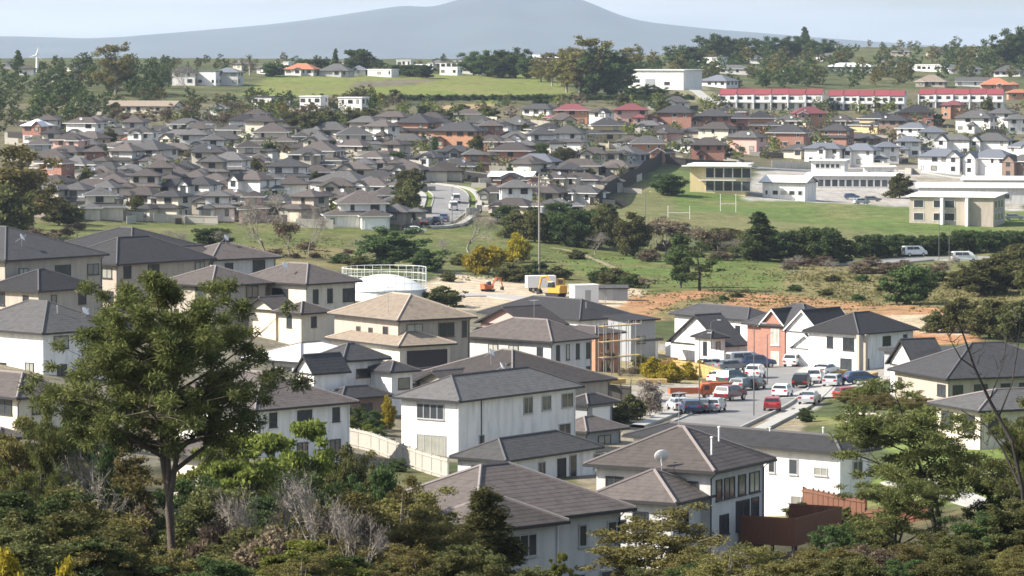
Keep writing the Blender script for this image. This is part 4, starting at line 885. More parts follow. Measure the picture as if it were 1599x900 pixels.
# ------------------------------------------------------------------ trees
BARKP = mat('pale grey bark', (0.25, 0.22, 0.19), 0.9, 0.3, 8.0, 0.4, 14)
L_PINE = leaf_mat('pine needles', (0.041, 0.057, 0.021), (0.197, 0.202, 0.069), 0.3)
L_KAN = leaf_mat('kanuka leaves', (0.068, 0.068, 0.027), (0.251, 0.216, 0.079), 0.3)
L_BUSH = leaf_mat('bush leaves', (0.046, 0.052, 0.024), (0.180, 0.180, 0.068), 0.35)
L_DARK = leaf_mat('dark leaves', (0.032, 0.056, 0.026), (0.121, 0.158, 0.056), 0.3)
L_LIME = leaf_mat('light green leaves', (0.075, 0.095, 0.022), (0.250, 0.270, 0.070), 0.4)
L_YEL = leaf_mat('yellow blossom', (0.16, 0.14, 0.025), (0.46, 0.36, 0.045), 0.4)
L_BRN = leaf_mat('brown twigs and leaves', (0.090, 0.070, 0.050), (0.250, 0.195, 0.135), 0.3)
L_PALE = leaf_mat('pale blossom', (0.20, 0.17, 0.13), (0.50, 0.45, 0.38), 0.3)
def crown_mesh(name, cen, rad, n, l, w, seed, m, shell=0.5, flat=0.0, radial=0.7):
    """n little leaf-shaped faces in every clump"""
    r = np.random.RandomState(seed); cen = np.asarray(cen, float); rad = np.asarray(rad, float); k = len(cen)
    n = np.maximum(4, (n * np.ones(k)).astype(int)); idx = np.repeat(np.arange(k), n); N = len(idx)
    d = r.normal(size=(N, 3)); d /= np.linalg.norm(d, axis=1)[:, None]
    q = shell + (1 - shell) * r.rand(N); q *= np.where(r.rand(N) < 0.3, r.rand(N), 1.0)
    P = cen[idx] + d * rad[idx] * q[:, None] * (1 + 0.25 * r.normal(size=(N, 1)) * 0.6)
    u = r.normal(size=(N, 3)) + d * radial; u[:, 2] *= (1 - flat); u /= np.linalg.norm(u, axis=1)[:, None]
    t = r.normal(size=(N, 3)); v = np.cross(u, t); v /= np.linalg.norm(v, axis=1)[:, None] + 1e-9
    s = r.uniform(0.6, 1.35, (N, 1)); a = u * (l / 2) * s; b = v * (w / 2) * s
    V = np.stack([P - a, P + b, P + a, P - b], 1).reshape(-1, 3)
    me = np_mesh(name, V, np.arange(4 * N).reshape(-1, 4)); me.materials.append(m); return me
def tree_proto(h, tr, hb, prof, limbs, subs, clump, n, l, w, leaf, bark, seed, lean=0.04, forks=1, sag=0.15, flat=0.65, openness=0.0, sides=6, radial=0.7):
    """tapered trunk, limbs and side limbs carrying leaf clumps; prof(t) is the crown radius from crown base to top"""
    R = random.Random(seed); tb = MB(); cen = []; rad = []
    for f in range(forks):
        ang = R.uniform(0, 6.28); ln = lean * h * (1 if forks == 1 else 2.2)
        top = Vector((math.cos(ang) * ln, math.sin(ang) * ln, h * (1 if f == 0 else R.uniform(0.75, 0.97))))
        pts = [Vector((0, 0, -0.6))]
        for i in range(1, 7):
            t = i / 6; pts.append(Vector((top.x * t ** 1.5, top.y * t ** 1.5, top.z * t)) + Vector((R.uniform(-1, 1), R.uniform(-1, 1), 0)) * 0.012 * h * (t > .2))
        tb.tube(pts, [tr * (1.25 if i == 0 else max(0.08, 1 - 0.92 * i / 6)) / (1 if forks == 1 else 1.25) for i in range(7)], sides + 1)
        def trunk(z):
            t = max(0, min(1, z / top.z)) * 6; i = min(5, int(t)); q = pts[i + 1] if i >= 0 else pts[0]
            a = pts[i] if i > 0 else Vector((0, 0, 0)); return a.lerp(pts[i + 1], t - i)
        nl = max(2, limbs // forks)
        for i in range(nl):
            t = (i + R.random()) / nl; z1 = hb + t * (top.z - hb); rr = prof(t) * R.uniform(0.62, 1.0)
            az = i * 2.399 + R.uniform(-0.5, 0.5) + f * 1.7; c0 = trunk(z1)
            end = Vector((c0.x + math.cos(az) * rr, c0.y + math.sin(az) * rr, z1 + R.uniform(-0.03, 0.06) * h))
            z0 = max(hb * 0.55, z1 - rr * R.uniform(0.25, 0.7)); st = trunk(z0)
            mid = st.lerp(end, 0.5) + Vector((0, 0, -sag * rr * R.uniform(0.2, 1)))
            lr = tr * (0.16 + 0.34 * (1 - t)); tb.tube([st, mid, end], [lr, lr * 0.6, lr * 0.15], max(3, sides - 2))
            ns = max(1, int(subs * (0.5 + rr / max(0.1, prof(0.4)))))
            for j in range(ns):
                s = R.uniform(0.35, 1.0) if j else 1.0
                p = (st.lerp(mid, s * 2) if s < 0.5 else mid.lerp(end, s * 2 - 1)) + Vector((R.gauss(0, 1), R.gauss(0, 1), R.gauss(0, 0.55))) * rr * 0.23
                if j: tb.tube([mid.lerp(end, max(0, s * 2 - 1.3)), p], [lr * 0.3, lr * 0.08], 3)
                if R.random() < openness: continue
                cr = clump * R.uniform(0.6, 1.3); cen.append(tuple(p)); rad.append((cr, cr, cr * flat))
    cs = np.array(rad)[:, 0] / clump
    return tb.mesh('trunk', [bark], True), crown_mesh('crown', cen, rad, n * cs ** 2, l, w, seed, leaf, flat=0.3 if radial < 1 else 0.0, radial=radial), h
def bare_proto(h, tr, seed, bark, depth=5, spread=0.6, leaf=None, ln=0, twig_l=0.3, thin=0.56):
    R = random.Random(seed); tb = MB(); tips = []
    def grow(p, d, L, r, k):
        q = p + d * L; mid = p.lerp(q, 0.5) + Vector((R.gauss(0, 1), R.gauss(0, 1), R.gauss(0, 1))) * L * 0.06
        tb.tube([p, mid, q], [r, r * 0.82, r * 0.62], 6 if k == 0 else (4 if k < 3 else 3))
        if k >= depth: tips.append(tuple(q)); return
        for i in range(3 if k < depth - 1 else 4):
            nd = (d + Vector((R.gauss(0, 1), R.gauss(0, 1), R.gauss(0.25, 0.7))) * spread).normalized()
            grow(p.lerp(q, R.uniform(0.55, 1.0)) if i else q, nd, L * R.uniform(0.58, 0.82), r * thin, k + 1)
    grow(Vector((0, 0, -0.4)), Vector((R.uniform(-.1, .1), R.uniform(-.1, .1), 1)).normalized(), h * 0.30, tr, 0)
    rr = np.full((len(tips), 3), h * 0.06)
    cm = crown_mesh('crown', tips, rr, 3 if leaf is None else ln, twig_l, twig_l * (0.05 if leaf is None else 0.5), seed, leaf or MATS['grey bark'])
    return tb.mesh('trunk', [bark], True), cm, h
def dome(r0, r1, pk=0.35):
    return lambda t: r0 * (math.sqrt(max(0.0, 1 - ((t - pk) / (1 - pk)) ** 2)) if t > pk else r1 + (1 - r1) * (t / pk))
def cone(r0): return lambda t: r0 * max(0.06, (1 - t) ** 0.8)
PR = {}
PR['pine_big'] = tree_proto(13.5, 0.21, 7.3, dome(4.3, 0.8, 0.36), 50, 8, 0.43, 250, 0.22, 0.045, L_PINE, BARK, 11, lean=0.022, forks=3, sag=0.05, flat=0.78, radial=1.8, openness=0.12)
PR['pine_open'] = tree_proto(9.0, 0.16, 4.6, dome(3.9, 0.8, 0.55), 15, 8, 0.60, 230, 0.24, 0.05, L_PINE, BARKD, 12, lean=0.10, forks=2, sag=-0.1, flat=0.45, radial=1.6, openness=0.10)
PR['kanuka_a'] = tree_proto(7.0, 0.14, 2.2, dome(2.9, 0.75, 0.5), 26, 8, 0.56, 190, 0.17, 0.085, L_KAN, BARKG, 13, forks=2, flat=0.5)
PR['kanuka_b'] = tree_proto(6.5, 0.13, 2.6, dome(3.1, 0.8, 0.55), 18, 7, 0.60, 210, 0.16, 0.08, L_KAN, BARKG, 14, forks=3, flat=0.4, openness=0.1)
PR['bush_a'] = tree_proto(5.5, 0.14, 0.9, dome(2.7, 0.7, 0.5), 26, 8, 0.48, 190, 0.17, 0.085, L_BUSH, BARK, 15, flat=0.6, forks=2, openness=0.15)
PR['bush_b'] = tree_proto(6.0, 0.15, 1.0, dome(2.6, 0.8, 0.45), 26, 8, 0.52, 190, 0.18, 0.09, L_DARK, BARK, 16, flat=0.6, forks=2, openness=0.12)
PR['bush_lime'] = tree_proto(4.6, 0.10, 1.2, dome(2.4, 0.8, 0.5), 18, 7, 0.50, 170, 0.20, 0.10, L_LIME, BARKG, 17, flat=0.38)
PR['feather'] = tree_proto(7.0, 0.13, 0.8, cone(2.3), 40, 6, 0.42, 170, 0.22, 0.06, L_BUSH, BARK, 18, flat=0.8)
PR['bare_near'] = bare_proto(7.0, 0.13, 19, BARKP, 5, 0.36, None, 0, 0.3, 0.60)
PR['bare_brown'] = bare_proto(6.0, 0.10, 20, BARKG, 5, 0.6, L_BRN, 26, 0.22)
PR['dead_tall'] = bare_proto(10.0, 0.15, 21, BARKD, 5, 0.5, None, 0, 0.5)
# coarser ones for the valley and the far slopes
PR['round_a'] = tree_proto(8.0, 0.24, 1.6, dome(3.6, 0.8, 0.45), 20, 6, 0.95, 95, 0.50, 0.30, L_DARK, BARK, 31, flat=0.75, sides=4)
PR['round_b'] = tree_proto(7.0, 0.22, 1.4, dome(3.5, 0.8, 0.4), 18, 6, 0.95, 95, 0.48, 0.30, L_BUSH, BARK, 32, flat=0.7, sides=4)
PR['macro'] = tree_proto(10.0, 0.35, 2.0, dome(4.6, 0.7, 0.55), 18, 6, 1.15, 100, 0.55, 0.30, L_DARK, BARK, 33, flat=0.6, sides=4, forks=2)
PR['conifer'] = tree_proto(10.0, 0.22, 0.8, cone(3.0), 34, 5, 0.75, 70, 0.50, 0.22, L_DARK, BARK, 34, flat=0.6, sides=4)
PR['column'] = tree_proto(10.0, 0.20, 1.6, dome(1.9, 0.6, 0.4), 22, 5, 0.75, 80, 0.46, 0.24, L_DARK, BARK, 35, flat=1.0, sides=4)
PR['shrub'] = tree_proto(3.0, 0.08, 0.3, dome(1.9, 0.9, 0.35), 14, 5, 0.55, 70, 0.34, 0.20, L_BUSH, BARK, 36, flat=0.75, sides=3)
PR['shrub_dark'] = tree_proto(3.0, 0.08, 0.3, dome(1.9, 0.9, 0.35), 14, 5, 0.55, 70, 0.34, 0.20, L_DARK, BARK, 37, flat=0.75, sides=3)
PR['shrub_yellow'] = tree_proto(3.4, 0.08, 0.5, dome(2.0, 0.9, 0.35), 14, 5, 0.55, 70, 0.30, 0.18, L_YEL, BARK, 38, flat=0.75, sides=3)
PR['shrub_brown'] = tree_proto(3.2, 0.08, 0.4, dome(2.0, 0.9, 0.35), 14, 5, 0.55, 60, 0.34, 0.14, L_BRN, BARKG, 39, flat=0.75, sides=3)
PR['shrub_pale'] = tree_proto(4.0, 0.08, 0.8, dome(2.0, 0.9, 0.4), 14, 5, 0.5, 60, 0.24, 0.14, L_PALE, BARKG, 40, flat=0.8, sides=3)
PR['bare_far'] = bare_proto(9.0, 0.15, 41, BARKG, 5, 0.5, None, 0, 0.6)
PR['bare_far_b'] = bare_proto(9.0, 0.13, 42, BARKG, 5, 0.42, L_BRN, 3, 0.5)
PR['sparse'] = tree_proto(9.0, 0.22, 3.0, dome(4.0, 0.7, 0.5), 12, 4, 0.8, 80, 0.45, 0.22, L_DARK, BARKD, 43, flat=0.5, sides=4, lean=0.12, openness=0.35)
PR['gum'] = tree_proto(12.0, 0.28, 3.5, dome(4.2, 0.7, 0.55), 18, 5, 1.1, 80, 0.5, 0.25, L_KAN, BARKG, 44, flat=0.6, sides=4, forks=2, openness=0.1)
def palm_proto():
    tb = MB(); tb.tube([(0, 0, -0.4), (0.1, 0, 2), (0, 0.1, 4.4)], [0.22, 0.17, 0.15], 7); V = []; R = random.Random(5)
    cb = MB()
    for i in range(34):
        az = i * 2.4; el = R.uniform(-0.5, 1.3); L = R.uniform(1.4, 1.9); p = Vector((0, 0.1, 4.4)); d = Vector((math.cos(az) * math.cos(el), math.sin(az) * math.cos(el), math.sin(el))); s = d.cross(Vector((0, 0, 1))).normalized() * 0.12
        m = p + d * L * 0.55; e = p + d * L + Vector((0, 0, -0.45 * math.cos(el)))
        cb.face((p - s * .4, p + s * .4, m + s, m - s)); cb.face((m - s, m + s, e + s * .2, e - s * .2))
    return tb.mesh('trunk', [BARKG], True), cb.mesh('crown', [L_BUSH]), 5.6
PR['palm'] = palm_proto()
TRNG = random.Random(77)
TREE_XY = []
def put_tree(kind, P, h, label, group, wide=1.0, rz=None, cat='tree', name='tree'):
    tm, cm, H = PR[kind]; s = h / H; o = thing(name, label, cat, P, TRNG.uniform(0, 6.28) if rz is None else rz, group)
    o.scale = (s * wide, s * wide, s); link('trunk', tm, o); link('crown', cm, o); return o
def tree_px(kind, px, py, hpx, wpx=None, label='', group=None, cat='tree', name='tree', rz=None):
    """foot at the photo point on the ground, height and width as photographed"""
    P = on_ground(px, py); h = hpx * P.y / F; w = 1.0
    if wpx:
        base = PR_W[kind] * (h / PR[kind][2]); w = max(0.45, min(1.9, (wpx * P.y / F) / base))
    P.z -= 0.05; return put_tree(kind, P, h, label, group, w, rz, cat, name)
def tree_top(kind, px, ptop, d, label, group=None, wpx=None, rz=None, cat='tree', name='tree', wide=1.0):
    T = at_depth(px, ptop, d); z = gzf(T.x, d); h = max(1.5, T.z - z)
    if wpx: wide = max(0.4, min(1.45 if d < 240 else 2.6, (wpx * d / F) / (PR_W[kind] * h / PR[kind][2])))
    return put_tree(kind, Vector((T.x, d, z - 0.05)), h, label, group, wide, rz, cat, name)
PR_W = {}
for k_, (t_, c_, h_) in PR.items():
    co = np.empty(len(c_.vertices) * 3, np.float32); c_.vertices.foreach_get('co', co); co = co.reshape(-1, 3)
    PR_W[k_] = float(np.percentile(co[:, 0], 98) - np.percentile(co[:, 0], 2))

# --- the foreground bush
tree_top('pine_big', 268, 418, 152, 'tall spreading pine with a dark forked trunk in front of the white houses', wpx=312, rz=0.4)
G = 'bush trees on the near slope'
def near(kind, px, top, d, label, wpx=None, rz=None, name='tree'):
    g = None
    if label.endswith('on the near slope'):
        g = 'bush trees on the near slope'
        label = label.replace('on the near slope', 'around the tall pine' if px < 300 else 'beside the brown tiled house' if px < 760 else 'below the timber deck' if px < 1300 else 'under the open-crowned pine')
    tree_top(kind, px, top, d, label, g, wpx, rz, name=name)
KA = 'olive-brown kanuka tree in the thick bush on the near slope'; BU = 'mid-green leafy tree in the thick bush on the near slope'; DK = 'dark green leafy tree in the thick bush on the near slope'
LI = 'light green flat-topped shrub in the thick bush on the near slope'; BR = 'brown half-bare tree in the thick bush on the near slope'
for kind, px, top, d, lab, w in [
 ('bush_b', 30, 762, 140, DK, 210), ('kanuka_a', 110, 762, 146, KA, 200), ('bush_a', 70, 800, 128, BU, 200), ('kanuka_b', 165, 800, 138, KA, 120), ('bush_b', 140, 835, 126, DK, 170), ('bush_a', 10, 830, 122, BU, 190),
 ('kanuka_a', 30, 655, 170, KA, 130), ('kanuka_b', 110, 690, 176, KA, 170), ('kanuka_a', 190, 700, 180, KA, 150), ('bush_a', 232, 872, 128, BU, 150), ('kanuka_b', 320, 850, 128, KA, 170), ('bush_lime', 400, 690, 182, LI, 170), ('bush_lime', 480, 672, 196, LI, 120), ('bush_lime', 350, 690, 190, LI, 110),
 ('bush_a', 330, 760, 165, BU, 150), ('bush_b', 420, 770, 160, DK, 160), ('bush_a', 400, 825, 140, BU, 160), ('bush_lime', 470, 850, 130, LI, 140), ('bush_b', 350, 870, 124, DK, 160), ('kanuka_a', 560, 770, 158, KA, 170), ('kanuka_b', 620, 762, 162, KA, 180), ('kanuka_a', 650, 800, 152, KA, 130),
 ('kanuka_b', 590, 830, 140, KA, 190), ('bush_b', 540, 860, 132, DK, 170), ('kanuka_a', 660, 860, 134, KA, 150), ('bush_b', 600, 722, 184, DK, 90), ('kanuka_b', 562, 705, 196, KA, 90), ('bush_a', 530, 700, 200, BU, 80), ('kanuka_a', 640, 745, 182, KA, 80), ('bush_a', 700, 868, 140, BU, 120), ('bush_a', 830, 885, 146, BU, 90), ('bush_lime', 876, 868, 150, LI, 36), ('bush_b', 300, 740, 178, DK, 120), ('bush_b', 455, 735, 172, DK, 120), ('bush_a', 560, 715, 192, BU, 70),
 ('kanuka_a', 1070, 868, 150, KA, 120), ('bush_a', 1180, 862, 150, BU, 170), ('bush_b', 1260, 872, 146, DK, 150), ('bush_a', 1330, 850, 156, BU, 170), ('kanuka_b', 1400, 842, 160, KA, 160), ('bush_a', 1460, 832, 165, BU, 190), ('bush_b', 1550, 800, 165, DK, 170), ('bush_a', 1590, 780, 165, BU, 190), ('bush_b', 1400, 872, 140, DK, 180), ('bush_a', 1500, 835, 150, BU, 190), ('kanuka_a', 1580, 862, 140, KA, 180),
 ('kanuka_b', 1230, 850, 170, KA, 90), ('bush_b', 1130, 880, 140, DK, 130), ('bush_a', 1010, 885, 138, BU, 110), ('bush_b', 1310, 815, 190, DK, 90), ('bush_a', 1360, 805, 195, BU, 90), ('bush_b', 1575, 735, 195, DK, 120)]:
    near(kind, px, top, d, lab, w)
near('bare_near', 505, 672, 146, 'grey-barked leafless tree with pale twisted limbs beside the kanuka', 110); near('bare_near', 440, 690, 150, 'second grey leafless tree behind the light green shrubs', 110); near('bare_near', 160, 620, 160, 'leafless grey tree tangled behind the pine trunk', 130); near('bare_near', 545, 730, 138, 'low grey leafless tree against the kanuka crowns', 90); near('bare_near', 1130, 815, 140, 'leafless grey tree under the deck', 80); near('bare_near', 380, 715, 158, 'leafless grey tree left of the light green shrubs', 100)
near('bare_brown', 440, 720, 162, BR, 130); near('bare_brown', 530, 750, 150, BR, 120); near('bare_brown', 390, 735, 170, BR, 130); near('bare_brown', 60, 690, 185, BR, 110); near('bare_brown', 470, 770, 138, BR, 120); near('bare_brown', 330, 770, 150, BR, 110); near('bare_brown', 200, 740, 168, BR, 110); near('bare_brown', 1340, 830, 150, BR, 100); near('bare_brown', 1450, 815, 168, BR, 100); near('bare_brown', 1240, 842, 150, BR, 90)
R3 = random.Random(12)
for i in range(34):   # smaller growth that closes the bush between the taller crowns
    x = R3.uniform(-30, 720) if i % 2 else R3.uniform(1020, 1640); dd = R3.uniform(116, 150); t0 = 838 if x < 720 else 848
    k = R3.choice(('bush_a', 'bush_b', 'kanuka_a', 'kanuka_b', 'bush_a'))
    near(k, x, R3.uniform(t0, 905) if not 215 < x < 275 else 900, dd, {'bush_a': BU, 'bush_b': DK}.get(k, KA), 130)
near('bare_near', 130, 860, 120, 'pale arching dead branches at the foot of the pine', 150)
near('pine_open', 55, 610, 160, 'small flat-crowned pine leaning beside the big pine', 100); near('bush_b', 120, 655, 166, 'dark round tree under the big pine crown', 120)
near('feather', 768, 770, 160, 'feathery green pointed conifer in front of the brown tiled roof', 150)
near('kanuka_b', 1035, 792, 160, 'umbrella-shaped kanuka with bare leaning stems before the split-level house', 210, 1.0)
near('pine_open', 1470, 600, 196, 'open-crowned pine with black bent limbs above the lawn', 260, 0.5); near('pine_open', 1392, 722, 188, 'small windswept pine with a tufted flat crown beside the long white house', 150, 2.0)
near('pine_open', 1570, 620, 190, 'dark-limbed pine at the lawn edge behind the bushes', 130, 3.3); 
def limb_tree(label, d, paths, m):
    P0 = at_depth(*paths[0][0], d); o = thing('dead_tree', label, 'tree', (P0.x, d, P0.z)); rr = random.Random(3)
    for k, path in enumerate(paths):
        pts = [at_depth(x, y, d + 0.012 * (x - paths[0][0][0]) * (1 if k % 2 else -1)) - o.location for x, y in path]; n = len(pts); r0 = (0.16, 0.10, 0.07, 0.05)[min(3, k)]
        b = MB(); b.tube(pts, [r0 * (1 - 0.75 * i / (n - 1)) for i in range(n)], 6); b.build('trunk' if k == 0 else 'limb', m, o, True)
        if k:
            tw = MB()
            for i in range(9):
                q = pts[-1].lerp(pts[0], rr.random() * 0.6); e = q + Vector((rr.gauss(0, .5), rr.gauss(0, .5), rr.uniform(0.1, .9))); tw.tube([q, q.lerp(e, .5) + Vector((rr.gauss(0, .06), 0, rr.gauss(0, .06))), e], [0.022, .016, .007], 3)
            tw.build('twigs', m, o)
limb_tree('tall dead tree with long black leaning limbs against the slate-grey roof', 188, [[(1606, 980), (1604, 860), (1596, 760), (1580, 690), (1560, 650)], [(1580, 690), (1545, 625), (1522, 575), (1505, 525), (1486, 478)], [(1598, 770), (1565, 700), (1540, 665), (1500, 640)], [(1560, 650), (1580, 600), (1590, 540), (1596, 470)], [(1545, 625), (1566, 570), (1574, 520)], [(1522, 575), (1500, 560), (1478, 520)], [(1604, 800), (1570, 760), (1530, 740)]], BARKD)
near('shrub_yellow', 10, 868, 118, 'yellow-flowering shrub at the foot of the bush', 60); near('shrub_yellow', 105, 880, 116, 'low yellow-flowering shrub under the dead branches', 40)

# --- gardens and gullies between the nearer houses
GS = 'garden shrubs between the houses'
def shrub(kind, px, py, h, w, label, group=GS): tree_px(kind, px, py, h, w, label, group, 'shrub', 'shrub')
for x, y, hh, w in ((455, 528, 26, 30), (478, 528, 24, 34), (500, 528, 24, 30)): shrub('shrub', x, y, hh, w, 'clipped green shrub between the brown roof and the white roof')
for x, y, hh, w in ((508, 678, 30, 34), (540, 684, 34, 40), (575, 690, 26, 30)): shrub('bush_lime', x, y, hh, w, 'light green garden bush below the small gabled house')
for x, y, hh, w in ((585, 680, 40, 36), (560, 672, 36, 34), (592, 700, 30, 34), (470, 690, 34, 40), (620, 738, 22, 40)): shrub('bush_b', x, y, hh, w, 'dark green garden shrub between the small gabled house and the pale fence')
shrub('shrub_yellow', 604, 672, 50, 22, 'yellow-green upright shrub at the corner of the bright white house', None); shrub('shrub_yellow', 652, 566, 20, 24, 'yellow-green shrub in front of the dark garage door', None)
for x, y, hh, w in ((1020, 592, 32, 34), (1048, 598, 30, 36), (1075, 594, 26, 34), (1000, 584, 28, 30), (1092, 586, 22, 26)): shrub('shrub_yellow', x, y, hh, w, 'yellow gorse bush beside the construction fence')
shrub('shrub_pale', 1015, 650, 56, 44, 'pale blossoming shrub above the brown ridge', None); shrub('shrub', 985, 655, 36, 36, 'round dark green bush beside the pale blossoming shrub', None); shrub('shrub', 962, 660, 22, 44, 'low green shrub beside the round dark bush', None)
for x, y, hh, w in ((1330, 640, 34, 60), (1365, 650, 40, 60), (1400, 652, 38, 56), (1438, 655, 44, 60), (1478, 660, 44, 60)): shrub('kanuka_b', x, y, hh, w, 'scrubby olive shrub along the upper lawn edge')
for x, y, hh, w in ((1248, 812, 26, 40), (1300, 826, 30, 60), (1330, 822, 26, 50)): shrub('shrub', x, y, hh, w, 'green shrub along the foot of the timber fence')
shrub('bush_b', 1258, 660, 24, 26, 'small dark bush on the verge by the parked cars', None); shrub('shrub', 690, 478, 28, 50, 'green bush behind the beige-roofed house', None); shrub('shrub_brown', 930, 545, 40, 30, 'brown shrub against the orange brick wall', None)
for x, y, hh, w in ((955, 585, 46, 26), (985, 600, 34, 30)): shrub('bare_far_b', x, y, hh, w, 'bare twiggy garden tree by the orange brick house')
# --- the valley
V = 'trees in the grassy valley'
for kind, px, py, hh, w, label in [
 ('macro', 612, 418, 62, 115, 'broad dark olive macrocarpa behind the white tank'), ('macro', 668, 424, 36, 60, 'low dark tree leaning against the broad macrocarpa'),
 ('shrub_yellow', 752, 428, 40, 50, 'yellow-blossoming wattle by the utility pole'), ('shrub_yellow', 806, 410, 42, 40, 'yellow wattle bush left of the utility pole'), ('shrub_yellow', 770, 412, 26, 40, 'low yellow wattle between its larger neighbours'),
 ('bare_far', 733, 395, 82, 74, 'pale leafless tree spreading beside the estate road'), ('bare_far', 410, 402, 104, 66, 'tall grey leafless tree on the green bank'), ('bare_far', 484, 398, 88, 46, 'slender leafless tree on the green bank'), ('bare_far_b', 452, 402, 70, 46, 'short brown leafless tree on the green bank'), ('bare_far', 268, 400, 52, 64, 'pale twiggy tree above the white gable'),
 ('round_a', 334, 392, 34, 62, 'rounded dark tree above the brown-grey roof'), ('column', 895, 386, 56, 24, 'grey-green columnar tree among the hedgerow trees'), ('column', 1063, 450, 82, 32, 'dark columnar tree standing alone on the grass'), ('sparse', 1092, 455, 76, 74, 'bent sparse pine on the grass beside the columnar tree'),
 ('conifer', 1187, 408, 74, 58, 'dark pointed conifer at the hedge end'), ('round_a', 1422, 476, 58, 58, 'round dark tree on the rough grass above the clay bank'), ('round_b', 987, 400, 62, 52, 'grey-green tree at the end of the hedgerow'),
 ('conifer', 1212, 400, 40, 40, 'small conifer tucked behind the dark pointed one'), ('round_a', 1042, 305, 32, 40, 'dark spreading tree beside the school block'), ('round_b', 1405, 310, 36, 34, 'green tree in the school yard'), ('bare_far_b', 1010, 455, 26, 40, 'brown thicket beside the grey shed')]:
    tree_px(kind, px, py, hh, w, label, None)
for x, y, hh, w in ((805, 372, 40, 44), (835, 378, 46, 44), (862, 380, 44, 40), (882, 384, 46, 36), (912, 386, 56, 36), (935, 390, 54, 36), (955, 386, 46, 36), (790, 352, 30, 30), (870, 352, 34, 30), (945, 350, 30, 40)): tree_px('round_b' if x % 2 else 'round_a', x, y, hh, w, 'leafy hedgerow tree below the brick estate', V)
for x, y, hh, w in ((1015, 396, 62, 54), (1040, 400, 66, 54), (1068, 400, 60, 50), (1094, 402, 54, 50), (1000, 390, 44, 46), (1055, 392, 60, 50), (1120, 398, 44, 44), (1025, 385, 46, 46)): tree_px('bare_far_b', x, y, hh, w, 'brown leafless tree in the valley hedgerow', V)
for x, y, hh, w in ((1118, 392, 32, 46), (1142, 394, 34, 46), (1166, 396, 30, 40), (1130, 380, 22, 46)): tree_px('round_b', x, y, hh, w, 'low green hedge tree left of the pointed conifer', V)
for x, y, hh, w in ((1238, 408, 46, 40), (1262, 412, 54, 46), (1288, 414, 56, 46), (1308, 412, 40, 36), (1220, 408, 30, 30)): tree_px('round_a', x, y, hh, w, 'dark leafy tree below the school field right of the pointed conifer', V)
for i in range(17):
    x = 1335 + i * 17; tree_px('round_a' if i % 3 else 'macro', x, 403 - 0.05 * (x - 1335) + (i % 2) * 2, 28 + (i * 7) % 8, 30, 'dark evergreen in the long hedge below the school field', 'the long hedge')
for x, y, hh, w in ((1530, 462, 50, 70), (1570, 458, 56, 80), (1600, 450, 60, 60), (1556, 440, 40, 60), (1590, 420, 36, 50), (1500, 452, 26, 40), (1620, 470, 60, 70)): tree_px('round_b', x, y, hh, w, 'thick green tree on the rough grass by the far road', V)
for x, y, hh, w in ((1500, 520, 50, 60), (1545, 530, 56, 70), (1590, 535, 60, 60), (1462, 520, 30, 40)): tree_px('round_b', x, y, hh, w, 'scrub tree on the slope beside the clay bank', V)
for i, (x, y, hh, w) in enumerate(((800, 440, 26, 46), (835, 430, 20, 40), (870, 436, 18, 36), (940, 442, 22, 44), (965, 446, 24, 46), (990, 450, 20, 40), (720, 415, 16, 30), (1010, 405, 14, 30), (900, 405, 14, 24), (1130, 470, 8, 30), (1150, 465, 8, 24), (1240, 455, 10, 26), (1290, 462, 10, 30), (1345, 440, 10, 30), (1380, 455, 12, 30), (1460, 440, 16, 40), (1300, 440, 10, 24), (1340, 470, 10, 24), (560, 418, 16, 36), (530, 412, 14, 36), (700, 440, 14, 24))):
    tree_px('shrub_dark' if i % 2 else 'shrub', x, y, hh, w, 'scattered low shrub on the valley grass', V, 'shrub', 'shrub')
for i in range(26):
    x = 1000 + 520 * TRNG.random(); y = TRNG.uniform(385, 425)
    if x > 1330 and y < 412: y = 428
    tree_px('shrub_brown', x, y, TRNG.uniform(10, 20), TRNG.uniform(24, 40), 'brown scrub clump in the valley rough', V, 'shrub', 'shrub')
for i in range(14): tree_px('shrub_brown', TRNG.uniform(150, 560), TRNG.uniform(388, 404), TRNG.uniform(7, 13), 26, 'brown scrub clump on the green bank', V, 'shrub', 'shrub')
# --- left edge
for kind, x, y, hh, w, lab in (('gum', 18, 372, 150, 120, 'tall olive gum tree at the estate edge'), ('gum', 50, 360, 100, 80, 'shorter olive gum tree at the estate edge'), ('round_b', 10, 388, 90, 90, 'leafy green tree under the gum trees')): tree_px(kind, x, y, hh, w, lab, None)
for x, y, hh, w in ((40, 398, 50, 56), (75, 396, 44, 50), (100, 388, 40, 44), (15, 402, 50, 50), (120, 376, 34, 34)): tree_px('bare_far_b', x, y, hh, w, 'russet brown shrub tree at the estate edge', 'russet shrubs at the estate edge')
for x, y, hh, w in ((80, 402, 26, 40), (110, 398, 24, 40), (60, 330, 40, 40), (92, 352, 40, 44), (115, 350, 28, 34)): tree_px('round_b', x, y, hh, w, 'green shrub tree beside the charcoal roof at the estate edge', V)
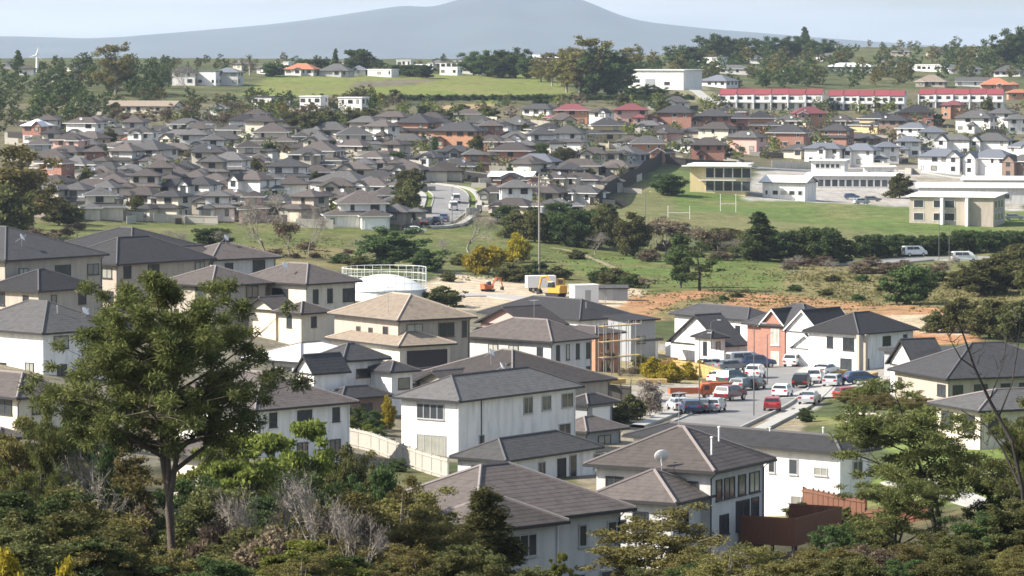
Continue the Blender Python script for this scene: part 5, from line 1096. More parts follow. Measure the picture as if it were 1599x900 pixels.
# --- upper left wood, ridge and right-hand hill
U = 'trees of the far slopes'
FARP = []
for i, (lf, r_, hh_) in enumerate(((L_DARK, 3.6, 8), (L_DARK, 3.2, 9.5), (L_BUSH, 3.6, 7.5), (L_KAN, 3.4, 9.0), (L_BRN, 3.2, 7.0))): FARP.append(tree_proto(hh_, 0.25, 1.4, dome(r_, 0.8, 0.45), 10, 3, 1.25, 15, 0.95, 0.60, lf, BARK, 60 + i, flat=0.75, sides=3))
FARS = [tree_proto(2.6, 0.08, 0.2, dome(1.7, 0.9, 0.35), 7, 2, 0.75, 11, 0.55, 0.36, lf, BARK, 70 + i, flat=0.75, sides=3) for i, lf in enumerate((L_BUSH, L_DARK, L_BRN, L_LIME))]
def mass(name, spots, label, cat, protos):
    """far-off growth nobody could count: one object"""
    Vs, Qs, Ms, off = [], [], [], 0; mats = []; R = np.random.RandomState(len(spots))
    data = []
    for tm, cm, H in protos:
        co = np.empty(len(cm.vertices) * 3, np.float32); cm.vertices.foreach_get('co', co); data.append((co.reshape(-1, 3), H, cm.materials[0]))
        if cm.materials[0] not in mats: mats.append(cm.materials[0])
    for px, py, hpx, k in spots:
        co, H, m = data[k]; P = on_ground(px, py); s = hpx * P.y / F / H; a = R.uniform(0, 6.28); c, q = math.cos(a) * s, math.sin(a) * s; wd = R.uniform(0.85, 1.3)
        X = np.stack([(co[:, 0] * c - co[:, 1] * q) * wd + P.x, (co[:, 0] * q + co[:, 1] * c) * wd + P.y, co[:, 2] * s + P.z - 0.1], 1)
        Vs.append(X); n = len(X) // 4; Qs.append(np.arange(4 * n).reshape(-1, 4) + off); off += len(X); Ms.append(np.full(n, mats.index(m), np.int32))
    me = np_mesh(name, np.concatenate(Vs), np.concatenate(Qs))
    for m in mats: me.materials.append(m)
    me.polygons.foreach_set('material_index', np.concatenate(Ms)); o = link(name, me); o['kind'] = 'stuff'; o['label'] = label; o['category'] = cat
def free(px, py, k=0.8):
    P = on_ground(px, py); return not np.any((HXY[:, 0] - P.x) ** 2 + (HXY[:, 1] - P.y) ** 2 < (HXY[:, 2] * k) ** 2)
HXY = np.array(HOUSE_XY); T_ = TRNG
sp = []
for _ in range(400):
    x = T_.uniform(-40, 275); y = T_.uniform(98, 212 - 0.16 * x)
    if free(x, y, 1.0) and len(sp) < 120: sp.append((x, y, T_.uniform(20, 38) if y > 120 else T_.uniform(10, 20), T_.choice((0, 1, 0, 2, 0, 1))))
mass('wood', sp, 'dark mixed wood on the far slope left of the white ridge houses', 'wood', FARP)
sp = []
for _ in range(900):
    x = T_.uniform(985, 1680); lo = 72 if x > 1230 else 92; y = T_.uniform(lo, 140)
    if x > 1420 and y > 126: continue
    if x < 1110 and y > 128: continue
    if free(x, y, 0.85) and len(sp) < 200: sp.append((x, y, T_.uniform(9, 18) if y < 90 else T_.uniform(16, 32), T_.choice((0, 1, 0, 2, 2, 1, 3))))
mass('hillside_trees', sp, 'mixed trees covering the far right-hand hill between its houses', 'wood', FARP)
sp = [(T_.uniform(240, 880), T_.uniform(97, 116), T_.uniform(7, 16), T_.choice((0, 1, 2, 3))) for _ in range(110)]
sp += [(T_.uniform(260, 620), T_.uniform(158, 205), T_.uniform(12, 26), T_.choice((0, 2, 2, 3, 4))) for _ in range(90)]; sp = [s_ for s_ in sp if free(s_[0], s_[1], 0.9)]
mass('ridge_trees', sp, 'small far trees along the ridge and the slope under it', 'wood', FARP)
sp = []
for _ in range(2600):
    x = T_.uniform(50, 1610); y = T_.uniform(162, 348)
    if x > 930 and y > 250 + max(0, (1030 - x)) * 0.7: continue
    if 640 < x < 770 and y > 282: continue
    if free(x, y, 0.62) and len(sp) < 700: sp.append((x, y, T_.uniform(9, 23), T_.choice((0, 0, 1, 1, 2, 3))))
def estate_fences():
    mb = MB(); R = random.Random(8)
    for X, Y, r in HOUSE_XY[:]:
        if Y > 1420: continue
        for k in range(3):
            a = R.choice((0, 1.57)) + R.uniform(-.5, .1); L = R.uniform(4, 9); sx, sy = R.choice((-1, 1)) * r * R.uniform(.8, 1.15), R.choice((-1, -1, 1)) * r * R.uniform(.7, 1.1)
            p0 = Vector((X + sx - math.cos(a) * L / 2, Y + sy - math.sin(a) * L / 2, 0)); p1 = Vector((X + sx + math.cos(a) * L / 2, Y + sy + math.sin(a) * L / 2, 0)); p0.z = gzf(p0.x, p0.y); p1.z = gzf(p1.x, p1.y)
            n = Vector((-math.sin(a), math.cos(a), 0)) * .05; u = Vector((0, 0, R.choice((1.2, 1.6, 1.8)))); dn = Vector((0, 0, -.4)); mb.hexa([p0 - n + dn, p1 - n + dn, p1 + n + dn, p0 + n + dn], [p0 - n + u, p1 - n + u, p1 + n + u, p0 + n + u], R.choice((0, 0, 1, 2)))
    o = mb.build('boundary_fences', [PALEWOOD, DARKWOOD, WALLS['cream']]); o['kind'] = 'stuff'; o['label'] = 'boundary fences and garden walls between the estate houses'; o['category'] = 'fences'
estate_fences()
mass('garden_shrubs', sp, 'garden shrubs and hedges filling the gaps between the estate houses', 'shrubs', FARS)
for kind, x, y, hh, w, lab in [('gum', 180, 150, 82, 60, 'tall umbrella-crowned tree rising over the left wood'), ('bare_far', 292, 150, 62, 40, 'tall thin leafless tree beside the white ridge house'), ('palm', 390, 118, 32, 20, 'palm standing on the ridge'), ('conifer', 523, 116, 38, 14, 'narrow pointed conifer on the ridge'), ('round_a', 560, 117, 38, 36, 'round dark tree on the ridge'),
  ('gum', 918, 150, 92, 70, 'tallest straggly pine on the grassy mound'), ('conifer', 1258, 80, 36, 20, 'dark pointed tree on the right skyline'), ('round_a', 1522, 66, 22, 20, 'round tree alone on the right skyline'), ('conifer', 30, 110, 30, 18, 'thin conifer at the left skyline')]: tree_px(kind, x, y, hh, w, lab, None)
for x, y, hh, w in ((478, 116, 22, 20), (500, 117, 24, 22), (540, 118, 16, 20), (640, 120, 18, 34), (660, 122, 20, 40), (620, 118, 16, 20), (700, 116, 14, 30), (425, 120, 20, 30), (440, 116, 14, 20), (685, 104, 12, 20), (590, 106, 12, 18)): tree_px('round_a', x, y, hh, w, 'small dark tree among the ridge houses', U)
for x, y, hh, w in ((740, 118, 36, 40), (762, 120, 40, 44), (785, 122, 42, 44), (805, 122, 46, 40), (822, 124, 36, 30)): tree_px('macro', x, y, hh, w, 'dark spreading tree on the mound left of the tall pines', U)
for x, y, hh, w in ((862, 135, 54, 44), (885, 145, 66, 50), (905, 150, 70, 50), (930, 152, 74, 56), (950, 152, 72, 50), (970, 146, 56, 44), (985, 120, 46, 40), (845, 128, 34, 34), (895, 120, 46, 40), (940, 130, 50, 44), (1010, 150, 18, 40), (1030, 152, 16, 40), (990, 155, 20, 40)): tree_px('gum' if x % 10 else 'macro', x, y, hh, w, 'dark tree in the clump on the mound beside the white warehouse', U)
for x, y, hh, w in ((1110, 100, 46, 40), (1140, 98, 40, 36), (1165, 96, 36, 36), (1195, 94, 36, 36), (1225, 92, 34, 36), (1252, 92, 36, 34), (1285, 92, 30, 34), (1062, 108, 36, 40), (1085, 108, 34, 36)): tree_px('macro', x, y, hh, w, 'dark skyline tree of the right-hand hill', U)
for x, y, hh, w in ((1572, 104, 50, 40), (1592, 104, 60, 44), (1610, 104, 60, 44), (1580, 90, 34, 34)): tree_px('macro', x, y, hh, w, 'tall dark tree at the end of the right-hand hill', U)
# --- garden trees inside the estates, set where no house stands
cnt = 0; hx = np.array(HOUSE_XY)
for _ in range(1500):
    if cnt >= 90: break
    x = TRNG.uniform(60, 1590); y = TRNG.uniform(160, 345)
    if x > 930 and y > 250: continue
    if x > 1000 and y > 258: continue
    if 640 < x < 770 and y > 280: continue
    P = on_ground(x, y)
    if np.any((hx[:, 0] - P.x) ** 2 + (hx[:, 1] - P.y) ** 2 < (hx[:, 2] * 0.72) ** 2): continue
    kind = TRNG.choice(('round_b', 'round_a', 'bare_far_b', 'column', 'palm', 'round_b'))
    tree_px(kind, x, y, TRNG.uniform(10, 20) if 'shrub' in kind else TRNG.uniform(16, 30), None, {'shrub': 'green garden shrub between estate houses', 'shrub_dark': 'dark garden shrub between estate houses', 'round_b': 'leafy green garden tree between estate houses', 'round_a': 'dark leafy garden tree between estate houses', 'shrub_brown': 'brown garden shrub between estate houses', 'bare_far_b': 'leafless garden tree between estate houses', 'column': 'narrow garden tree between estate houses', 'palm': 'garden palm between estate houses'}[kind], 'garden trees in the estates'); cnt += 1
for x, y, hh, w in ((640, 335, 50, 34), (632, 310, 40, 30), (648, 300, 34, 28), (620, 345, 34, 30)): tree_px('round_b', x, y, hh, w, 'bushy green tree at the bend of the estate road', U)
for x, y, hh, w in ((190, 205, 34, 44), (222, 205, 36, 50), (255, 198, 34, 50), (180, 190, 26, 30), (360, 200, 30, 44), (385, 196, 30, 40), (345, 205, 28, 34)): tree_px('bare_far_b', x, y, hh, w, 'russet bare tree below the tan-roofed long house', 'russet bare trees under the ridge')
for x, y, hh, w in ((460, 212, 34, 40), (485, 214, 36, 44), (510, 210, 34, 40), (545, 200, 26, 40), (572, 196, 24, 40), (415, 252, 20, 26), (128, 205, 30, 34), (140, 215, 26, 30), (760, 190, 22, 40), (720, 185, 20, 30), (690, 190, 18, 30)): tree_px('round_b', x, y, hh, w, 'bushy green tree above the left-hand estate', U)
for x, y, hh, w in ((440, 350, 60, 40), (400, 350, 56, 40), (430, 340, 44, 34), (500, 350, 40, 24)): tree_px('bare_far', x, y, hh, w, 'pale leafless tree before the estate houses', 'leafless trees before the estate')
for i, x in enumerate(range(600, 1080, 14)): tree_px('shrub_dark', x, 156 + (i % 2), 8, 24, 'clipped dark hedge plant along the retaining bank', 'hedge along the bank', 'hedge', 'hedge_plant')

# --- rough grass and dry stalks of the valley
def rough_grass():
    R = np.random.RandomState(6); areas = (((150, 560), (372, 405), 500), ((880, 1620), (398, 478), 1500), ((1180, 1620), (425, 480), 900), ((1000, 1560), (455, 500), 300), ((690, 900), (392, 440), 300))
    Pt = []
    for (xa, xb), (ya, yb), n in areas:
        cl = [(R.uniform(xa, xb), R.uniform(ya, yb)) for _ in range(max(8, n // 16))]
        for i in range(n):
            c = cl[R.randint(len(cl))]; x, y = c[0] + R.normal() * 22, c[1] + R.normal() * 3.2
            if not (xa < x < xb and ya < y < yb) or (1280 < x and 396 < y < 413): continue
            q = on_ground(x, y); Pt.append((q.x, q.y, q.z))
    P = np.repeat(np.array(Pt), 5, 0); N = len(P); a = R.uniform(0, 6.28, N); h = R.uniform(0.10, 0.34, N); w = R.uniform(0.12, 0.4, N)
    P = P + np.stack([R.normal(size=N) * .6, R.normal(size=N) * .6, np.zeros(N)], 1); u = np.stack([np.cos(a) * w, np.sin(a) * w, np.zeros(N)], 1); t = np.stack([R.normal(size=N) * .2, R.normal(size=N) * .2, h], 1)
    P[:, 2] -= 0.08
    Vv = np.stack([P - u, P + u, P + u * .3 + t, P - u * .3 + t], 1).reshape(-1, 3); me = np_mesh('rough_grass', Vv, np.arange(4 * N).reshape(-1, 4)); me.materials.append(leaf_mat('dry grass', (0.085, 0.092, 0.032), (0.22, 0.19, 0.09), 0.3))
    o = link('rough_grass', me); o['kind'] = 'stuff'; o['label'] = 'rough dry grass tufts over the valley floor'; o['category'] = 'grass'
rough_grass()

for x, y, hh, w in ((930, 398, 44, 40), (1150, 404, 40, 44), (1240, 425, 34, 40), (1300, 430, 30, 36), (1480, 425, 34, 44), (560, 408, 44, 40), (350, 395, 44, 40), (700, 405, 40, 36), (1340, 425, 24, 30)): tree_px('bare_far', x, y, hh, w, 'grey leafless tree scattered through the valley scrub', 'grey leafless valley trees')
# ------------------------------------------------------------------ school
def school(label, px0, px1, py, h, kind, wall, roof, rz=0, dep=12, name='school_building', pitch=8, dens=2.2, sides='LR'):
    P = on_ground((px0 + px1) / 2, py); w = (px1 - px0) * P.y / F
    H = House(label, wall, roof, (P.x, P.y, P.z + 0.1), math.radians(rz), False, name, 'school building', None, FR_W)
    m = H.wing(-w / 2, w / 2, 0, dep, 0, h, kind=kind, pitch=pitch, ov=0.7, found=3); H.m = m; H.w = w
    if dens: H.auto(m, sides, dens=dens)
    return H
H = school('two-storey school block with a white flat roof and dark glazing', 1072, 1168, 303, 7.0, 'flat', 'yellow', 'white', -10, 14, dens=0)
for i in range(5):
    for f in range(2): H.win(H.m, 'R', 4.0 + i * 2.3, 0.5 + f * 3.3, 2.2, 2.6, 2, GLASS)
b = MB(); b.box(-H.w / 2 - 1.2, H.w / 2 + 1, -1.3, 1, 6.75, 6.98); b.box(-H.w / 2 + 3, H.w / 2 - 3, -1.0, 0.2, 3.25, 3.4); b.build('canopy', WHITE, H.root)
H = school('small white gabled school hall with a pale blue end wall', 1182, 1262, 312, 4.2, 'gx', 'white', 'white', -26, 9, pitch=20)
H = school('long low school wing with a white roof and dark window band', 1255, 1405, 297, 3.6, 'mono', 'pale grey', 'white', -10, 11, dens=0)
for i in range(13): H.win(H.m, 'R', 1.0 + i * 1.9, 0.7, 1.7, 2.0, 1, GLASS)
H = school('white school block raised behind the long low wing', 1262, 1322, 284, 5.6, 'flat', 'white', 'white', -12, 10, dens=0)
for i in range(5): H.win(H.m, 'R', 1.2 + i * 1.4, 3.6, 1.2, 1.2, 1, GLASS)
H = school('grey two-storey school block with a white roof on the field corner', 1412, 1556, 352, 6.2, 'mono', 'taupe', 'white', -20, 13, dens=0)
for f in range(2):
    for t in (1.0, 5.6, 8.2): H.win(H.m, 'R', t, 0.8 + 2.9 * f, 2.4, 1.8, 2, GLASS)
    for t in (1.0, 4.2, 7.2): H.win(H.m, 'F', t, 0.8 + 2.9 * f, 2.2, 1.8, 2, GLASS)
b = MB()
for x in (-2.2, 3.6): b = MB(); b.box(x, x + 0.6, -0.9, 0.9, -1, 6.0); b.build('buttress', WHITE, H.root)
H = school('low school classroom with a white roof at the yard end', 1430, 1640, 318, 3.8, 'mono', 'pale grey', 'white', -6, 14)
H = school('white-roofed school classroom behind the yard end one', 1500, 1640, 304, 3.6, 'mono', 'pale grey', 'white', -8, 12)
H = school('low grey-white school classroom beside the road behind the yard', 1346, 1400, 281, 3.4, 'flat', 'white', 'white', -3, 9)
H = school('large white warehouse on the hill beside the dark tree clump', 972, 1072, 140, 7.5, 'flat', 'white', 'white', -24, 22, 'warehouse', dens=0); H.root['category'] = 'warehouse'; H.win(H.m, 'R', 3, 2.5, 2.6, 1.6, 2); H.win(H.m, 'R', 16, 1.5, 2.6, 1.6, 2); H.garage(H.m, 'R', 8, 4.0, 4.0, GREYM)

# ------------------------------------------------------------------ fences, poles, posts
def fence(name, pix, h, m, label, step=2.4, rails=True, gap=0.0, pts=None, board=False):
    P = pts or ribbon_pts(pix, step); o = thing(name, label, 'fence', (P[0].x, P[0].y, gzf(P[0].x, P[0].y)))
    base = o.location
    for i in range(len(P)):
        z = gzf(P[i].x, P[i].y); q = Vector((P[i].x - base.x, P[i].y - base.y, z - base.z))
        b = MB(); b.box(q.x - .07, q.x + .07, q.y - .07, q.y + .07, q.z - .5, q.z + h + .1); b.build('post', m, o)
        if i + 1 < len(P):
            z2 = gzf(P[i + 1].x, P[i + 1].y); q2 = Vector((P[i + 1].x - base.x, P[i + 1].y - base.y, z2 - base.z)); d = (q2 - q); n = Vector((-d.y, d.x, 0)).normalized() * 0.03
            b = MB(); up = Vector((0, 0, 1))
            if board:
                k = max(3, int(d.length / 0.2))
                for j in range(k):
                    s, e = q + d * ((j + 0.06) / k), q + d * ((j + 0.94 - gap) / k); t = 0.03 * ((j * 7) % 3)
                    b.hexa([s - n, e - n, e + n, s + n], [s - n + up * (h - t), e - n + up * (h - t), e + n + up * (h - t), s + n + up * (h - t)])
            else: b.hexa([q - n, q2 - n, q2 + n, q + n], [q - n + up * h, q2 - n + up * h, q2 + n + up * h, q + n + up * h])
            b.build('panel', m, o)
            if rails:
                b = MB()
                for hz in (0.25, h - 0.25):
                    a, c = q + up * hz - n * 2.6, q2 + up * hz - n * 2.6; b.hexa([a - n, c - n, c + n * .4, a + n * .4], [a - n + up * .1, c - n + up * .1, c + n * .4 + up * .1, a + n * .4 + up * .1])
                b.build('rail', m, o)
    return o
fence('fence', [(1034, 254), (1018, 268), (998, 282), (972, 296), (950, 310), (936, 326)], 3.6, mat('black stained timber', (0.016, 0.016, 0.017), 0.8, 0.2), 'dark timber fence running diagonally between the estate and the school grounds', 3.0)
fence('fence', [(1040, 256), (1090, 262), (1150, 264)], 2.2, DARKWOOD, 'dark straight fence behind the school block', 3.0)
fence('fence', [(545, 698), (580, 706), (620, 722), (660, 738), (700, 750)], 1.7, PALEWOOD, 'pale timber paling fence stepping down below the bright white house', 2.4, board=True)
fence('fence', [(1228, 800), (1270, 808), (1310, 818), (1352, 826)], 1.9, WOOD, 'red-brown timber fence below the long white house', 2.4, board=True)
fence('fence', [(1352, 826), (1400, 822), (1450, 812)], 1.2, WOOD, 'low red-brown timber fence under the small windswept pine', 2.4, board=True)
fence('fence', [(1040, 556), (1085, 564), (1130, 572)], 1.9, WHITE, 'white boundary wall beside the arched-entry house', 3.0, rails=False)
fence('fence', [(1010, 590), (1050, 582), (1100, 590), (1130, 600)], 1.6, RAWWOOD, 'raw pine timber construction fence behind the gorse', 2.4, board=True)
fence('fence', [(920, 622), (950, 626), (985, 630)], 1.8, DARKWOOD, 'dark fence with white posts beyond the small brown-roofed house', 2.4)
fence('fence', [(1205, 262), (1260, 263), (1310, 266)], 2.0, WALLS['cream'], 'cream boundary wall below the white hillside houses', 4.0, rails=False)
fence('fence', [(240, 348), (290, 350), (340, 352)], 1.8, PALEWOOD, 'weathered paling fence along the green bank', 3.0)
fence('fence', [(1320, 660), (1370, 664), (1420, 676)], 1.1, PALEWOOD, 'low weathered fence at the top of the lawn', 2.4)

LAMPG = mat('dark grey pole', (0.12, 0.125, 0.13), 0.5, 0.1)
def pole(px, py, top, label, kind='utility'):
    P = on_ground(px, py); h = (py - top) * P.y / F
    o = thing({'utility': 'utility_pole', 'lamp': 'street_lamp', 'mast': 'mast'}[kind], label, {'utility': 'utility pole', 'lamp': 'street lamp', 'mast': 'mast'}[kind], P)
    if kind == 'utility':
        b = MB(); b.tube([(0, 0, -1), (0, 0, h * 0.5), (0, 0, h)], [0.2, 0.17, 0.13], 8); b.build('pole', BARKG, o)
        for z in (h - 0.6, h - 2.2):
            b = MB(); b.box(-1.5, 1.5, -0.08, 0.08, z, z + 0.18); b.build('crossarm', PALEWOOD, o)
            for x in (-1.35, -0.7, 0.7, 1.35):
                b = MB(); b.lathe([(0.03, 0), (0.08, 0.06), (0.05, 0.14), (0.08, 0.2), (0.0, 0.26)], 8, c=(x, 0, z + 0.18)); b.build('insulator', WHITE, o)
        b = MB(); b.lathe([(0.0, 0), (0.3, 0), (0.3, 0.9), (0.0, 0.95)], 10, c=(0.45, 0, h * 0.62)); b.build('transformer', GREYM, o)
    else:
        b = MB(); b.tube([(0, 0, -0.5), (0, 0, h * 0.6), (0, 0, h - 0.2)], [0.075, 0.06, 0.045], 7); b.tube([(0, 0, h - 0.25), (0.4, 0, h), (0.9, 0, h + 0.05)], 0.03, 6); b.build('pole', LAMPG, o)
        b = MB(); b.box(0.8, 1.25, -0.1, 0.1, h - 0.0, h + 0.09); b.build('lamp_head', WHITE, o)
    return o
pole(842, 432, 272, 'tall timber utility pole with crossarms beside the yellow wattle')
for px, py, top, lb in ((1177, 652, 505, 'grey street lamp rising behind the brown ridge by the parked cars'), (1198, 604, 520, 'grey street lamp beside the road head'), (1466, 412, 330, 'grey street lamp on the far road by the long hedge'), (1482, 414, 345, 'shorter grey street lamp on the far road'), (1092, 648, 520, 'grey street lamp beside the orange truck'), (1110, 575, 500, 'thin street lamp near the white boundary wall'), (706, 350, 290, 'grey street lamp beside the estate road'), (965, 172, 140, 'thin lamp on the bank under the mound'), (1008, 345, 300, 'lamp beside the sports field fence')): pole(px, py, top, lb, 'lamp')
def goal(px, py, w, h, label):
    P = on_ground(px, py); s = P.y / F; o = thing('goal_posts', label, 'goal posts', P)
    for x in (-w * s / 2, w * s / 2): b = MB(); b.tube([(x, 0, -.3), (x, 0, h * s)], 0.05, 6); b.build('post', WHITE, o)
    b = MB(); b.tube([(-w * s / 2, 0, h * s * .45), (w * s / 2, 0, h * s * .45)], 0.045, 6); b.build('crossbar', WHITE, o)
goal(1137, 331, 24, 28, 'white rugby goal posts on the school field'); goal(1060, 342, 34, 20, 'low thin white posts at the field edge')
# wind turbine on the left skyline
P = on_ground(58, 112); P = Vector((P.x, P.y, P.z)); o = thing('wind_turbine', 'white wind turbine on the left skyline', 'wind turbine', P); hh = 25 * P.y / F
b = MB(); b.tube([(0, 0, -2), (0, 0, hh)], [0.7, 0.4], 10); b.build('tower', WHITE, o); b = MB(); b.box(-0.5, 0.5, -1.4, 1.2, hh - .4, hh + .8); b.build('nacelle', WHITE, o)
for i in range(3):
    a = 0.25 + i * 2.094; b = MB(); c = Vector((0, -1.5, hh + .2)); e = c + Vector((math.sin(a), 0, math.cos(a))) * 3.2; b.tube([c, c.lerp(e, .3), e], [0.18, 0.25, 0.08], 5); b.build('blade', WHITE, o)

# ------------------------------------------------------------------ white tank, site machines
P = on_ground(600, 470); P = Vector((at_depth(600, 470, 585).x, 585, gzf(at_depth(600, 470, 585).x, 585))); s = P.y / F; r = 66 * s
o = thing('water_tank', 'round white tank with a shallow domed roof and railing', 'tank', P)
zt = at_depth(600, 452, 585).z - P.z
b = MB(); b.lathe([(r, -1), (r, zt), (r + .15, zt), (r + .15, zt + .2), (r, zt + .2)], 40); b.build('tank_wall', WHITE, o)
b = MB(); b.lathe([(r - .01, zt + .1), (r * .85, zt + .75), (r * .6, zt + 1.6), (r * .3, zt + 2.15), (0.01, zt + 2.35)], 40); b.build('dome_roof', ROOFS['white'], o, True)
for i in range(30):
    a = i * 2 * math.pi / 30; b = MB(); b.tube([(math.cos(a) * r, math.sin(a) * r, zt + .1), (math.cos(a) * r, math.sin(a) * r, zt + 3.4)], 0.05, 4); b.build('railing_post', WHITE, o)
for z in (1.2, 2.3, 3.35):
    b = MB(); b.tube([(math.cos(i * math.pi / 20) * r, math.sin(i * math.pi / 20) * r, zt + z) for i in range(41)], 0.04, 4); b.build('rail', WHITE, o)
YEL = mat('machine yellow', (0.46, 0.26, 0.04), 0.6, 0.2); ORG = mat('machine orange', (0.40, 0.115, 0.05), 0.6, 0.2); BLK = mat('black rubber', (0.02, 0.02, 0.02), 0.7)
def digger(px, py, rz, m, label, k=1.0):
    P = on_ground(px, py); o = thing('excavator', label, 'excavator', P, rz); o.scale = (k, k, k)
    for y in (-1.1, 1.1): b = MB(); b.hexa([(-1.6, y - .3, 0), (1.6, y - .3, 0), (1.6, y + .3, 0), (-1.6, y + .3, 0)], [(-2, y - .3, .8), (2, y - .3, .8), (2, y + .3, .8), (-2, y + .3, .8)]); b.build('track', BLK, o)
    b = MB(); b.box(-2.2, 1.4, -1.3, 1.3, .95, 2.1); b.box(-2.3, -1.0, -1.2, 1.2, 2.1, 2.6); b.box(-.7, .7, -.6, .6, .5, .95); b.build('body', m, o)
    b = MB(); b.hexa([(0.1, .1, 2.11), (1.5, .1, 2.11), (1.5, 1.2, 2.11), (0.1, 1.2, 2.11)], [(0.2, .15, 3.3), (1.2, .15, 3.3), (1.2, 1.15, 3.3), (0.2, 1.15, 3.3)]); c = b.build('cab', GLASS, o)
    b = MB(); b.box(0.1, 1.3, .05, 1.25, 3.31, 3.42); b.build('cab_roof', WHITE, c)
    b = MB(); b.tube([(1.2, -.4, 1.8), (3.0, -.4, 4.4), (4.6, -.4, 4.2)], [.35, .38, .25], 4); b.build('boom', m, o); b = MB(); b.tube([(4.6, -.4, 4.4), (5.4, -.4, 1.6)], [.28, .2], 4); b.build('arm', m, o)
    b = MB(); b.hexa([(4.7, -.9, .5), (5.7, -.9, .3), (5.7, .1, .3), (4.7, .1, .5)], [(4.9, -.9, 1.3), (5.6, -.9, 1.5), (5.6, .1, 1.5), (4.9, .1, 1.3)]); b.build('bucket', BLK, o)
digger(868, 464, 2.4, YEL, 'yellow excavator on the building site beside the white container', 0.72); digger(762, 456, 0.6, ORG, 'orange excavator standing alone on the gravel of the site', 0.5)
def truck(px, py, rz, m, bed, label, k=1.0):
    P = on_ground(px, py); o = thing('truck', label, 'truck', P + Vector((0, 0, .15)), rz); o.scale = (k, k, k)
    b = MB(); b.hexa([(2.0, -1.1, .7), (4.0, -1.1, .7), (4.0, 1.1, .7), (2.0, 1.1, .7)], [(2.0, -1.05, 2.7), (3.6, -1.05, 2.7), (3.6, 1.05, 2.7), (2.0, 1.05, 2.7)]); b.build('cab', m, o)
    b = MB(); b.hexa([(3.86, -.95, 1.6), (3.92, -.95, 1.6), (3.92, .95, 1.6), (3.86, .95, 1.6)], [(3.68, -.95, 2.5), (3.74, -.95, 2.5), (3.74, .95, 2.5), (3.68, .95, 2.5)]); b.box(2.4, 3.3, -1.13, 1.13, 1.65, 2.45); b.build('windscreen', GLASS, o)
    b = MB(); b.box(-4, 1.9, -1.2, 1.2, .95, 1.15); b.box(-4, 1.9, -1.2, -1.12, 1.16, 1.9 if bed < 2 else 3.3); b.box(-4, 1.9, 1.12, 1.2, 1.16, 1.9 if bed < 2 else 3.3); b.box(-4, -3.9, -1.1, 1.1, 1.16, 1.9 if bed < 2 else 3.3); b.box(1.8, 1.9, -1.1, 1.1, 1.16, 2.4 if bed < 2 else 3.3)
    if bed >= 2: b.box(-4, 1.9, -1.2, 1.2, 3.3, 3.36)
    b.build('load_bed', m if bed < 2 else WHITE, o)
    for x in (2.9, -1.6, -2.8):
        for y in (-1.0, 1.0): wheel(o, x, y, .5)
def wheel(o, x, y, r):
    tm, rm = wheel_meshes(); w = link('wheel', tm, o, (x, y, r)); w.scale = (r, 1 if y < 0 else -1, r); link('rim', rm, w)
_WH = []
def wheel_meshes():
    if not _WH:
        def disc(r0, r1, y0, y1, n=16):
            b = MB(); V = []
            for r, y in ((r0, y0), (r1, y0), (r1, y1), (r0, y1)):
                V.append([(math.cos(2 * math.pi * j / n) * r, y, math.sin(2 * math.pi * j / n) * r) for j in range(n)])
            for k in range(4):
                for j in range(n): b.face((V[k][j], V[k][(j + 1) % n], V[(k + 1) % 4][(j + 1) % n], V[(k + 1) % 4][j]))
            return b
        _WH.extend([disc(.55, 1.0, -.11, .11).mesh('wheel', [TYRE]), disc(.05, .62, -.115, .05).mesh('rim', [RIM])])
    return _WH
truck(852, 458, 0.2, YEL, 2, 'yellow truck with a white box on the building site', 0.8); truck(1078, 625, 0.15, ORG, 1, 'orange-red works truck behind the silver and blue cars', 0.6)
P = on_ground(912, 474); o = thing('container', 'white site container beside the yellow excavator', 'container', P, .3)
b = MB(); b.box(-2.0, 2.0, -1.2, 1.2, 0, 2.8); b.build('shell', WHITE, o); b = MB()
for i in range(15): b.box(-1.9 + i * .26, -1.78 + i * .26, -1.25, -1.19, .15, 2.65)
b.build('ribs', WHITE, o); b = MB(); b.box(-.2, .7, -1.28, -1.2, .1, 2.1); b.build('door', GREYM, o); b = MB(); b.box(-2.1, 2.1, -1.3, 1.3, 2.81, 2.95); b.build('roof', WHITE, o)
H = House('long grey shed beside the white site container', 'grey', 'grey', on_ground(957, 470), .1, False, 'shed', 'shed'); g = H.wing(-2.6, 2.6, 0, 3.5, 0, 2.0, kind='gx', pitch=14, ov=.2, found=1); H.door(g, 'R', 1.5, GREYM)
# deck, trampoline at the left edge
P = at_depth(28, 745, 226); o = thing('timber_deck', 'orange-brown timber deck at the left edge of the bush', 'deck', P, .5)
for i in range(16): b = MB(); b.box(-2.4 + i * .25, -2.17 + i * .25, -1.2, 3, 0, .05); b.build('board', WOOD, o)
b = MB(); b.box(-2.4, 1.6, -1.28, -1.2, .35, .55); b.box(-2.4, 1.6, -1.28, -1.2, .8, 1.0); b.box(-2.4, 1.6, -1.26, -1.2, -.5, -.02); b.build('railing', RAWWOOD, o)
for x in (-2.3, -.5, 1.4): b = MB(); b.box(x, x + .15, -1.2, -1.05, -4, .99); b.build('post', RAWWOOD, o)
P = on_ground(68, 752); P = at_depth(72, 742, 232); P.z = gzf(P.x, P.y); o = thing('trampoline', 'round netted trampoline beside the timber deck', 'trampoline', P)
b = MB(); b.lathe([(1.9, .85), (1.95, .9), (1.5, .9), (0.01, .88)], 20); b.build('mat', BLK, o)
for i in range(6):
    a = i * 1.047; b = MB(); b.tube([(1.95 * math.cos(a), 1.95 * math.sin(a), -.3), (1.95 * math.cos(a), 1.95 * math.sin(a), 2.7)], .04, 5); b.build('leg', GREYM, o)
b = MB()
